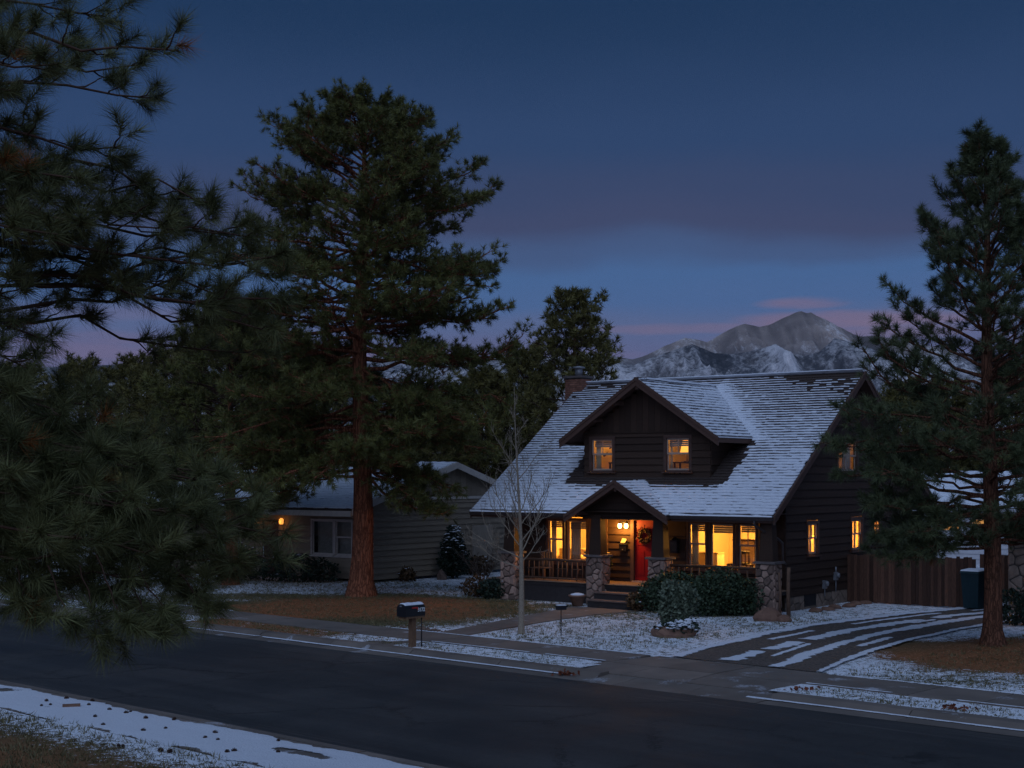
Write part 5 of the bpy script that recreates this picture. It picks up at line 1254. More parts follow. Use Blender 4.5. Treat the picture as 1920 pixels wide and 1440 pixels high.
def stone_house():
    c = (15.35, 44.6); root = empty('stone_house', (c[0], c[1], 0), HA, 'stone-faced house with snowy gable roof at the right edge behind the pine', 'house')
    front = Face((0, 0, 0), (1, 0, 0), (0, -1, 0)); left = Face((0, 0, 0), (0, 1, 0), (-1, 0, 0)); EH, K, W = 2.9, .42, 9.0
    MB().box(.03, W, .03, 9, 0, 2.9).build('wall', M['mortar'], root)
    stone_face(front, root, M['stone2'], .0, 1.05, 0, 2.7, .42, 31, .04, w0=-.03, squash=.6); stone_face(front, root, M['stone2'], 1.06, 4.5, 0, .95, .5, 32, .05, w0=-.03, squash=.5); stone_face(left, root, M['stone2'], 0, 3.0, 0, 2.8, .5, 33, .04, w0=-.03, squash=.6)
    front.box(MB(), 1.06, 4.5, .95, 1.03, -.03, .14).build('ledge', M['cap'], root)
    window(front, root, 1.7, 3.1, 1.15, 2.3, 'fixed', .1, M['trim'], M['trim'], sill=False)
    front.box(MB(), 1.25, 1.5, 1.03, 2.9, -.02, .12).build('porch_post', M['trim'], root)
    for i in range(12):
        a = .02+i*.4; front.box(MB(), a, a+.39, 2.9, 2.9+K*min(a+.2, W-a-.2)+.15, -.02, .03).build('gable_board', M['siding2'], root)
    rf = MB()
    for sg in (0, 1):
        x0, x1 = ((-.7, W/2) if sg == 0 else (W+.7, W/2)); h0 = EH-.7*K; h1 = EH+K*W/2+.1
        rf.prism([(x0, -.9, h0), (x1, -.9, h1), (x1, 9, h1), (x0, 9, h0)], (0, 0, -.14))
    r = rf.build('roof', M['barge'], root); SL = math.hypot(1, K)
    shingles(r, (-.7, 9, EH-.7*K), (0, -1, 0), (1/SL, 0, K/SL), 9.9, (W/2+.7)*SL, lambda u, v: 1.02, expo=.3, seed=41)
    for sg in (0, 1):
        x0, x1 = ((-.72, W/2) if sg == 0 else (W+.72, W/2)); h0 = EH-.7*K; h1 = EH+K*W/2+.1
        MB().hexa([(x0, -.96, h0-.24), (x1, -.96, h1-.24), (x1, -.90, h1-.24), (x0, -.90, h0-.24), (x0, -.96, h0+.03), (x1, -.96, h1+.03), (x1, -.90, h1+.03), (x0, -.90, h0+.03)]).build('barge_board', M['barge'], root)
stone_house()
def white_house():
    root = empty('white_house', (20.2, 71.0, 0), HA*.6, 'white house with snowy roof seen far behind the wooden fence', 'house')
    f = Face((0, 0, 0), (1, 0, 0), (0, -1, 0)); wm = mat('white_siding', (.55, .53, .55), (.45, .44, .46), 4, .8)
    MB().box(0, 9, .02, 7, 0, 2.75).build('wall', wm, root); siding(f, root, wm, 0, 2.75, lambda v: 0, lambda v: 9, [(1.0, 1.8, 1.6, 2.2), (2.35, 3.2, 1.6, 2.2)], row=.25)
    window(f, root, 1.05, 1.75, 1.65, 2.15, 'fixed', .06, M['white_trim'], M['white_trim'], sill=False); window(f, root, 2.4, 3.15, 1.65, 2.15, 'fixed', .06, M['white_trim'], M['white_trim'], sill=False)
    for a, b in ((1.02, 1.78), (2.37, 3.18)): f.box(MB(), a, b, 1.62, 2.18, -.019, -.012).build('lit_blind', M['far_lit'], root)
    r = MB().prism([(-.4, -.6, 2.72), (9.4, -.6, 2.72), (9.4, 3.5, 4.5), (-.4, 3.5, 4.5)], (0, 0, -.14)).build('roof', wm, root); SL = math.hypot(4.1, 1.78)
    shingles(r, (-.4, -.6, 2.72), (1, 0, 0), (0, 4.1/SL, 1.78/SL), 9.8, SL, lambda u, v: 1.05, expo=.4, seed=51)
    MB().prism([(-.4, 3.5, 4.5), (9.4, 3.5, 4.5), (9.4, 7.6, 2.72), (-.4, 7.6, 2.72)], (0, 0, -.14)).build('rear_roof', wm, root)
white_house()

# ================================================================== YARD THINGS
def fence():
    A = np.array(hp(-.40, 6.32)[:2]); B = A+e1*4.35
    root = empty('wooden_fence', (A[0], A[1], 0), HA, 'reddish brown vertical board fence between the bungalow and the dark bin', 'fence')
    for h in (.35, 1.35): MB().box(.0, 4.35, .03, .07, h, h+.09).build('fence_rail', M['bare_wood'], root)
    for x in (.05, 2.15, 4.28): MB().box(x-.05, x+.05, .07, .17, -.2, 1.6).build('fence_post', M['bare_wood'], root)
    x = .0; rs = np.random.RandomState(5)
    while x < 4.33:
        w = rs.uniform(.10, .15); h = 1.63+rs.normal()*.02; z = rs.uniform(.0, .03); y = rs.uniform(-.006, .006)
        MB().hexa([(x, y, z), (x+w-.006, y, z), (x+w-.006, y+.024, z), (x, y+.024, z), (x, y, h), (x+w-.006, y, h+rs.normal()*.008), (x+w-.006, y+.024, h), (x, y+.024, h)]).build('fence_board', M['bare_wood'], root); x += w
    # lower back fence running on to the right
    A2 = B+e1*.1+e2*3.2; r2 = empty('back_fence', (A2[0], A2[1], 0), HA, 'dark board fence in the shade behind the dark bin', 'fence')
    for h in (.35, 1.35): MB().box(-1, 3, .03, .07, h, h+.09).build('fence_rail', M['bare_wood'], r2)
    x = -1.
    while x < 3: MB().box(x, x+.136, 0, .024, .02, 1.6).build('fence_board', M['bare_wood'], r2); x += .142
    # wheeled bin
    p = gp(1828, 1143); r = empty('wheeled_bin', p, HA-.15, 'dark teal wheeled bin with snow on its lid beside the fence', 'bin')
    MB().hexa([(-.25, -.28, .06), (.25, -.28, .06), (.25, .26, .06), (-.25, .26, .06), (-.31, -.36, 1.18), (.31, -.36, 1.18), (.31, .36, 1.18), (-.31, .36, 1.18)]).build('bin_body', M['teal'], r)
    MB().hexa([(-.33, -.40, 1.18), (.33, -.40, 1.18), (.33, .38, 1.20), (-.33, .38, 1.20), (-.31, -.37, 1.25), (.31, -.37, 1.25), (.31, .36, 1.29), (-.31, .36, 1.29)]).build('lid', M['teal'], r)
    MB().hexa([(-.32, -.38, 1.25), (.32, -.38, 1.25), (.32, .36, 1.285), (-.32, .36, 1.285), (-.29, -.35, 1.29), (.29, -.35, 1.29), (.29, .33, 1.33), (-.29, .33, 1.33)]).build('lid_snow', M['snow'], r)
    for x in (-.28, .22): MB().lathe([(.12, 0), (.12, .06)], n=14).build('wheel', M['metal'], r, loc=(x, .30, .12)).rotation_euler = (0, PI/2, 0)
    MB().tube([(-.25, .42, 1.15), (.25, .42, 1.15)], .02, 6).build('handle', M['teal'], r, True)
fence()

def mailbox():
    p = gp(773, 1213); a = math.atan2(RN[1], RN[0])       # the door looks at the street
    root = empty('mailbox', (p[0], p[1], 0), a, 'black kerbside mailbox with red flag, white house number and snow on top', 'mailbox')
    MB().hexa([(-.075, -.07, -.1), (.075, -.07, -.1), (.075, .07, -.1), (-.075, .07, -.1), (-.065, -.065, .74), (.07, -.065, .74), (.07, .065, .74), (-.065, .065, .74)]).build('post', M['post_wood'], root)
    MB().box(-.34, .30, -.15, .15, .74, .785).build('base_board', M['post_wood'], root)
    L0, L1, w, z0, zs = -.36, .30, .155, .787, .98
    prof = [(-w, z0), (w, z0)]+[(w*math.cos(t), zs+w*.78*math.sin(t)) for t in np.linspace(0, PI, 13)]
    MB().prism([(L0, y, z) for y, z in prof], (L1-L0, 0, 0)).build('box', M['black_paint'], root)
    d = MB().prism([(L0-.022, y*1.03, z0+(z-z0)*1.02) for y, z in prof], (.021, 0, 0)).build('door', M['black_paint'], root)
    MB().box(L0-.05, L0-.022, -.025, .025, z0+.25, z0+.28).build('latch', M['galv'], d)
    # snow lying on the arched top
    V = []; F = []; n = 22; k = 9
    for i in range(n+1):
        x = L0+.0+(L1-L0)*i/n; e = .018+.014*vn1(i*.6, 3)
        for j, t in enumerate(np.linspace(.25*PI, .75*PI, k)):
            ed = 0 if j in (0, k-1) or i in (0, n) else e
            V.append((x, w*math.cos(t)*(1+ed*.8/w), zs+w*.78*math.sin(t)+ed+.002))
    for i in range(n):
        for j in range(k-1): F.append((i*k+j, (i+1)*k+j, (i+1)*k+j+1, i*k+j+1))
    mesh_obj('top_snow', V, F, M['snow'], root, True)
    # flag on the side that looks along the street
    fl = MB().box(-.16, .04, -w-.012, -w-.004, .985, 1.02).build('flag', M['red'], root); MB().box(.02, .05, -w-.011, -w-.003, .94, .985).build('flag_arm', M['red'], fl)
    MB().tube([(.22, -.11, -.05), (.22, -.11, .74)], .016, 6).build('stake', M['metal'], root, True)
    cu = bpy.data.curves.new('number', 'FONT'); cu.body = '3172'; cu.size = .135; cu.extrude = .002; cu.align_x = 'CENTER'; cu.space_character = .92; cu.offset = .004
    t = bpy.data.objects.new('number', cu); COL.objects.link(t); bpy.context.view_layer.update()
    me = bpy.data.meshes.new_from_object(t.evaluated_get(bpy.context.evaluated_depsgraph_get())); bpy.data.objects.remove(t)
    o = link_mesh('house_number', me, M['number'], root); o.rotation_euler = (PI/2, 0, 0); o.location = (.165, -w-.005, .90)
mailbox()

def path_light():
    p = gp(1052, 1192); r = empty('path_light', p, .3, 'thin black stake light standing in the snowy lawn near the walk', 'lamp')
    MB().tube([(0, 0, -.1), (0, 0, .40), (0, 0, .72)], .014, 6).build('stake', M['metal'], r, True); MB().lathe([(.02, .38), (.03, .40), (.02, .43)], n=8).build('collar', M['metal'], r)
    MB().box(-.13, .13, -.07, .07, .70, .80).build('lamp_head', M['metal'], r); MB().box(-.15, .15, -.09, .09, .80, .815).build('visor', M['metal'], r); MB().box(-.12, .12, -.07, .07, .816, .84).build('snow_cap', M['snow'], r)
    MB().tube([(.12, 0, .75), (.2, 0, .82)], .018, 6).build('bracket', M['metal'], r)
path_light()

def rock(name, loc, sx, sy, sz, seed, label, m, cat='rock', group=None, snow=False):
    rs = np.random.RandomState(seed); V = []; F = []; n, k = 12, 8
    for i in range(k+1):
        th = PI*i/k
        for j in range(n):
            ph = 2*PI*j/n; d = np.array((math.sin(th)*math.cos(ph), math.sin(th)*math.sin(ph), math.cos(th)))
            q = .78+.5*vn2(d[0]*1.7+seed, d[1]*1.7+d[2]*1.3+seed*2, seed); V.append((d[0]*sx*q, d[1]*sy*q, d[2]*sz*q+sz*.25))
    for i in range(k):
        for j in range(n): F.append((i*n+j, (i+1)*n+j, (i+1)*n+(j+1) % n, i*n+(j+1) % n))
    o = mesh_obj(name, V, F, m, None, False, loc); 
    if label: tag(o, label, cat, group)
    return o
def bush(name, loc, blobs, count, size, m, seed, label, cat='shrub', group=None, snow=0, aspect=.4, stems=4):
    r = empty(name, loc, 0, label, cat, group); foliage(r, 'foliage', M[m], blobs, count, size, seed, snow, aspect=aspect)
    rs = np.random.RandomState(seed+1); w = Wood(); top = max(b[2] for b in blobs)
    for i in range(stems):
        b = blobs[i % len(blobs)]; q = np.array(b[:3])+rs.normal(size=3)*.2*np.array(b[3:6]); w.tube(np.array([(q[0]*.15+rs.normal()*.05, q[1]*.15+rs.normal()*.05, -.05), (q[0]*.6, q[1]*.6, q[2]*.5), q]), [.03, .022, .012], 5)
    w.build('stems', M['twig'], r); return r
def bare_plant(name, loc, H, seed, label, m, cat='shrub', n=10, spread=.5, r0=.018):
    root = empty(name, loc, 0, label, cat); rs = np.random.RandomState(seed); w = Wood()
    def grow(p, d, l, r, lev):
        k = 5; P = [p]; 
        for i in range(k-1):
            d = d+rs.normal(size=3)*.14; d[2] += .05; d /= np.linalg.norm(d); P.append(P[-1]+d*l/(k-1))
        w.tube(np.array(P), np.linspace(r, r*.45, k), 4 if lev else 5)
        if lev < 3:
            for c in range(3 if lev else 4):
                f = rs.uniform(.35, 1); i = min(int(f*(k-1)), k-2); q = P[i]+(P[i+1]-P[i])*(f*(k-1)-i); v = d+rs.normal(size=3)*.6; v[2] = abs(v[2])*.8+.2; v /= np.linalg.norm(v); grow(q, v, l*rs.uniform(.4, .65), r*.5, lev+1)
    for i in range(n):
        a = rs.rand()*2*PI; d = np.array((math.cos(a)*spread, math.sin(a)*spread, 1.)); d /= np.linalg.norm(d); grow(np.array((math.cos(a)*.06, math.sin(a)*.06, -.03)), d, H*rs.uniform(.55, .85), r0, 1)
    w.build('twigs', M[m], root); return root
def aspen():
    p = gp(977, 1187); root = empty('aspen_tree', p, 0, 'bare young aspen with pale trunk in the snowy front lawn', 'tree'); rs = np.random.RandomState(12)
    H = 6.85; z = np.linspace(0, H, 24); t = z/H
    P = np.stack((.05*np.sin(t*5)-.14*t, .04*np.cos(t*4)-.04, z-.08), 1); R = .085*(1-t)**1.25+.005; R[0] *= 1.2
    V, F = tube_np(P, R, 12); tri_mesh('trunk', V, np.array(F), M['aspen'], root, smooth=True)
    w = Wood()
    def grow(q, d, l, r, lev):
        k = 7; pts = [q]
        for i in range(k-1):
            d = d+rs.normal(size=3)*.10+np.array((0, 0, .07)); d /= np.linalg.norm(d); pts.append(pts[-1]+d*l/(k-1))
        w.tube(np.array(pts), np.linspace(r, max(.003, r*.35), k), 5 if lev < 2 else 3)
        if lev < 3:
            for c in range((9, 8, 5)[lev]):
                f = rs.uniform(.22, .97); i = min(int(f*(k-1)), k-2); q2 = pts[i]+(pts[i+1]-pts[i])*(f*(k-1)-i)
                v = d+rs.normal(size=3)*.55+np.array((0, 0, .1)); v /= np.linalg.norm(v); grow(q2, v, l*rs.uniform(.28, .55), max(.004, r*.5), lev+1)
    spec = [(1.75, 170, 1.9, .35), (1.95, 20, 1.7, .6), (2.05, 200, 2.3, .45), (2.2, 330, 2.0, .7), (2.35, 150, 1.9, .8), (2.5, 40, 2.1, .75), (2.55, 250, 1.5, .8), (2.75, 185, 1.7, .85), (2.95, 350, 1.6, .95), (3.1, 120, 1.4, .9), (3.3, 30, 1.5, 1.0), (3.5, 210, 1.4, 1.0), (3.8, 165, 1.3, 1.05), (4.2, 10, 1.4, .9), (4.4, 190, 1.2, 1.0), (4.7, 300, .9, 1.1), (5.0, 160, .7, 1.1), (5.4, 20, .6, 1.1), (5.8, 200, .45, 1.15), (6.2, 340, .3, 1.2)]
    for h, a, l, el in spec:
        c = np.array([np.interp(h, P[:, 2], P[:, j]) for j in range(3)]); a = math.radians(a); grow(c, np.array((math.cos(a)*math.cos(el), math.sin(a)*math.cos(el), math.sin(el))), l*.78, .005+.008*l, 1)
    w.build('branches', M['aspen'], root)
aspen()

def planting():
    def L(s, t): return hp(s, t)
    bush('evergreen_shrub', L(-3.25, -.35), [(0, 0, .62, 1.0, .75, .72), (.5, -.2, .5, .8, .6, .6), (-.55, .05, .5, .7, .6, .6)], 5200, .105, 'shrub', 1, 'large rounded evergreen shrub left under the right front window')
    bush('evergreen_shrub', L(-1.55, -.45), [(0, 0, .68, 1.0, .75, .8), (.55, -.15, .55, .75, .6, .65), (-.5, -.2, .5, .8, .6, .6)], 5400, .105, 'shrub', 2, 'large rounded evergreen shrub right next to the corner stone pier')
    p = gp(1265, 1185); bush('juniper_bush', p, [(0, 0, .55, .40, .34, .55), (.25, .2, .85, .42, .36, .5), (-.1, .1, 1.0, .3, .3, .45)], 3400, .13, 'juniper', 3, 'upright blue-green juniper on the snowy mound in the lawn', aspect=.26)
    bush('low_plant', L(-4.35, -.75), [(0, 0, .28, .42, .36, .34)], 700, .10, 'brownshrub', 4, 'small brownish plant at the right of the front steps', snow=6)
    for i, (px, py, r_, h_, m_, lb) in enumerate(((893, 1118, .55, .40, 'brownshrub', 'rust brown shrub at the left end of the porch bed'), (925, 1122, .60, .38, 'holly', 'low dark shrub behind the aspen left of the porch'), (962, 1120, .45, .34, 'holly', 'low dark shrub hidden by the aspen trunk'), (1003, 1115, .5, .42, 'holly', 'dark shrub below the left porch railing'), (1035, 1118, .5, .45, 'shrub', 'green shrub in the middle of the porch bed'), (1066, 1122, .42, .38, 'shrub', 'green shrub nearest the clay planter pot'))):
        bush('bed_shrub', gp(px, py), [(0, 0, h_*.8, r_, r_*.8, h_), (r_*.4, -.05, h_*.6, r_*.6, r_*.5, h_*.7)], 900, .10, m_, 20+i, lb, group='shrubs in the porch bed', snow=4)
    bare_plant('bare_shrub', gp(905, 1100), 2.0, 5, 'leafless twiggy shrub at the left corner of the bungalow', 'bareshrub', n=9, spread=.35)
    # by the taupe house
    bush('snowy_shrub', TP(-5.6, -2.6, 0), [(0, 0, .8, 1.15, .9, .85), (.8, 0, .6, .8, .7, .7), (-.7, 0, .7, .8, .7, .75)], 3000, .13, 'holly', 31, 'rounded dark shrub dusted with snow before the taupe porch', snow=150)
    bush('dark_shrub', TP(-2.6, -1.6, 0), [(0, 0, .55, 1.0, .6, .6), (.9, 0, .45, .8, .6, .5), (-.9, 0, .5, .7, .6, .55)], 1800, .13, 'holly', 32, 'low dark shrub under the taupe house window', snow=8)
    bush('tall_shrub', TP(.9, 4.0, 0), [(0, 0, .7, .72, .6, .75), (0, 0, 1.3, .55, .5, .75), (0, 0, 1.75, .32, .3, .5)], 3000, .12, 'holly', 33, 'tall cone-shaped dark shrub flecked with snow at the taupe wall', snow=110)
    bush('dry_shrub', TP(.8, 5.9, 0), [(0, 0, .4, .6, .5, .45)], 700, .12, 'brownshrub', 34, 'low dry brown shrub right of the cone-shaped shrub', snow=4)
    bare_plant('bare_shrub', TP(1.6, 7.6, 0), 1.7, 6, 'leafless shrub before the pale panel of the taupe house', 'bareshrub', n=8)
    r = rock('garden_rock', TP(1.0, 3.1, 0), .22, .2, .3, 7, 'pale upright rock left of the cone-shaped shrub', M['stone'])
    bush('garden_tuft', TP(.6, 1.4, 0), [(0, 0, .25, .35, .3, .3)], 300, .14, 'brownshrub', 36, 'small dry tuft against the taupe wall right of the big pine trunk', snow=4)
    bush('corner_shrub', gp(1905, 1172), [(0, 0, .5, .7, .6, .6), (.6, .1, .45, .6, .5, .5)], 1600, .11, 'holly', 37, 'dark shrub before the stone house at the right edge')
    # rocks
    rock('boulder', gp(1440, 1163), .44, .32, .30, 3, 'reddish boulder in front of the corner stone pier', M['rock'])
    rock('boulder', gp(1470, 1165), .22, .18, .16, 4, 'small boulder to the right of the reddish boulder', M['rock'])
    m = rock('planted_mound', gp(1266, 1192), .62, .48, .24, 5, 'low snow-capped stone mound round the juniper foot', M['rock'])
    foliage(m, 'mound_plants', M['holly'], [(.1, -.1, .22, .5, .38, .18), (.45, .1, .26, .25, .2, .18), (-.3, -.1, .2, .3, .25, .14)], 700, .10, 8, snow=170)
    # bed edging stones and debris along the side wall
    for i, t in enumerate((2.4, 3.1, 3.9, 4.7, 5.5, 6.0)):
        rock('edging_stone', hp(.25+.12*(i % 2), t), .22, .2, .09, 40+i, ('first', 'second', 'third', 'fourth', 'fifth', 'sixth')[i]+' flat stone from the corner pier along the bungalow side foundation', M['rock'], 'stone', 'edging stones along the side wall')
    # pebbles and leaves near the mailbox and the kerb
    rs = np.random.RandomState(3)
    b = MB()
    for i in range(90):
        p = rn(-29.3+rs.normal()*.45, 27.95+abs(rs.normal())*.16); q = rs.uniform(.02, .06); b.lathe([(q*.6, 0), (q, q*.4), (q*.5, q*.9)], (p[0], p[1], -.005), 6)
    o = b.build('pebbles', M['stone']); tag(o, 'small pale pebbles heaped where the walk meets the pavement', 'pebbles', kind='stuff')
    def leafpile(name, loc, n, sp, seed, label):
        r_ = np.random.RandomState(seed); P = np.stack((r_.normal(size=n)*sp, r_.normal(size=n)*sp*.5, np.abs(r_.normal(size=n))*.03+.01), 1); V, F = leaf_tris(P, .09, r_, flat=.7); tri_mesh(name, V, F, M['leaf'], None, loc=loc); o = bpy.data.objects[-1] if False else None
    for loc, sd, lb in ((rn(-20.75, 24.30, -.1), 1, 'red-brown dead leaves in the gutter by the driveway kerb'), (rn(-15.35, 25.3, .01), 2, 'dead leaves on the snowy strip right of the driveway'), (rn(-12.0, 25.1, .01), 3, 'few dead leaves at the kerb on the right')):
        r_ = np.random.RandomState(sd); n = 46 if sd == 1 else 22; P = np.stack((r_.normal(size=n)*.16, r_.normal(size=n)*.09, np.abs(r_.normal(size=n))*.03+.01), 1); V, F = leaf_tris(P, .10, r_, flat=.7)
        o = tri_mesh('leaf_litter', V, F, M['leaf'], None, loc=loc); tag(o, lb, 'leaves', kind='stuff')
    # cones dropped on the near pavement
    def cone(loc, s, seed):
        r_ = np.random.RandomState(seed); b = MB(); b.lathe([(.012, -.05), (.032, -.02), (.036, .01), (.02, .05), (.004, .07)], n=9)
        for k in range(34):
            a = k*2.4; z = -.045+.11*k/34; rr = .034*math.sin(PI*(k+3)/38)+.008
            p = np.array((rr*math.cos(a), rr*math.sin(a), z)); q = p*1.45; q[2] = z+.012; t_ = np.array((-math.sin(a), math.cos(a), 0))*.012
            b.add([p-t_, p+t_, q+t_*.7, q-t_*.7, p*1.2+np.array((0, 0, -.008))], [(0, 1, 2, 3), (0, 4, 1), (1, 4, 2), (2, 4, 3), (3, 4, 0)])
        o = b.build('pine_cone', M['cone'], None, False, loc); o.rotation_euler = (r_.uniform(1.2, 1.9), r_.uniform(0, 6), r_.uniform(0, 6)); o.scale = (s,)*3
        return tag(o, 'small brown pine cone lying on the snowy near pavement', 'pine cone', 'pine cones on the near pavement')
    for i, (px, py) in enumerate(((78, 1322), (95, 1320), (87, 1313), (124, 1308), (174, 1313), (166, 1320), (206, 1329), (236, 1335), (245, 1333), (178, 1342), (274, 1345), (326, 1348), (268, 1368), (194, 1357), (409, 1385), (426, 1408), (522, 1387), (403, 1372), (440, 1406), (521, 1408), (385, 1381), (302, 1405), (318, 1407), (223, 1396), (231, 1397), (310, 1364))):
        x, y, _ = gp(px, py, .05); cone((x, y, .040), random.uniform(.45, .8), i)
    b = MB(); b.box(-.16, .16, -.04, .04, 0, .05); tag(b.build('bark_piece', M['rock'], None, False, gp(134, 1325, .03), .3), 'reddish piece of bark lying on the snowy near pavement', 'bark')
    # grass standing through the snow
    def blades(name, n, reg, h, seed, lb, dens=None):
        r_ = np.random.RandomState(seed); R = r_.uniform(reg[0], reg[1], n); Nn = r_.uniform(reg[2], reg[3], n); X = RD[0]*R+RN[0]*Nn; Y = RD[1]*R+RN[1]*Nn
        k = dens(X, Y, R, Nn) > r_.rand(n); X, Y = X[k], Y[k]; n = k.sum(); B = 5
        P = np.stack((np.repeat(X, B)+r_.normal(size=n*B)*.035, np.repeat(Y, B)+r_.normal(size=n*B)*.035, np.full(n*B, -.01)), 1)
        d = r_.normal(size=(n*B, 3))*.45; d[:, 2] = 1; l = h*r_.uniform(.4, 1.2, (n*B, 1)); w = np.cross(d, r_.normal(size=(n*B, 3))); w = w/np.linalg.norm(w, axis=1, keepdims=True)*.009
        V = np.stack((P-w, P+w, P+d*l), 1).reshape(-1, 3); t = np.repeat(np.clip(r_.rand(n*B), 0, .9), 3)
        o = tri_mesh(name, V, np.arange(len(V)).reshape(-1, 3), M['grassblade'], attrs={'tint': t}); tag(o, lb, 'grass', kind='stuff')
    def dens_far(X, Y, R, N_):
        c = cover_far(X, Y, R, N_); l = litter_far(X, Y, R, N_)
        drive = (R > -22) & (R < -16.2) & (N_ < 48); s = (X-HE[0])*e1[0]+(Y-HE[1])*e1[1]; t = (X-HE[0])*e2[0]+(Y-HE[1])*e2[1]; walk = (N_ < 37) & (R > -28.6-(N_-28)*.27) & (R < -27.2-(N_-28)*.16)
        hs = (s > -12) & (s < .2) & (t > .1)
        return np.where(drive | hs | walk, 0, np.clip(.75-.55*c-.35*l, .06, 1))
    blades('lawn_grass', 26000, (-50, -5, 27.8, 40), .07, 2, 'thin dry grass poking through the snow of the front lawns', dens_far)
    r_ = np.random.RandomState(31); n = 16000; cx = np.where(r_.rand(n) < .62, 0, 1); X = np.where(cx == 0, -5.0+r_.normal(size=n)*2.6, 12.4+r_.normal(size=n)*1.9); Y = np.where(cx == 0, 46.6+r_.normal(size=n)*2.2, 34.2+r_.normal(size=n)*1.7)
    a_ = r_.rand(n)*2*PI; d = np.stack((np.cos(a_), np.sin(a_), r_.rand(n)*.25), 1)*r_.uniform(.08, .20, (n, 1)); P = np.stack((X, Y, r_.uniform(.012, .03, n)), 1); w = np.stack((-np.sin(a_), np.cos(a_), np.zeros(n)), 1)*.008
    k = np.abs(X*.678+Y*.735-26.9) > .85; V = np.stack((P-w, P+w, P+d), 1)[k].reshape(-1, 3)
    o = tri_mesh('fallen_needles', V, np.arange(len(V)).reshape(-1, 3), M['litter'], attrs={'tint': np.repeat(r_.rand(k.sum())*.9, 3)}); tag(o, 'loose brown pine needles strewn under the pines', 'needles', kind='stuff')
    blades('strip_grass', 3500, (-46, 0, 24.95, 26.0), .06, 3, 'dry grass poking through the snow between kerb and pavement', lambda X, Y, R, N_: np.where((R > -21.6) & (R < -15.5), 0, .55))
    blades('near_grass', 9000, (-30, -10, 8, 13.25), .10, 4, 'brown dry grass in the near bottom left corner', lambda X, Y, R, N_: np.clip(.35+.3*(13.2-N_), .2, 1))
planting()

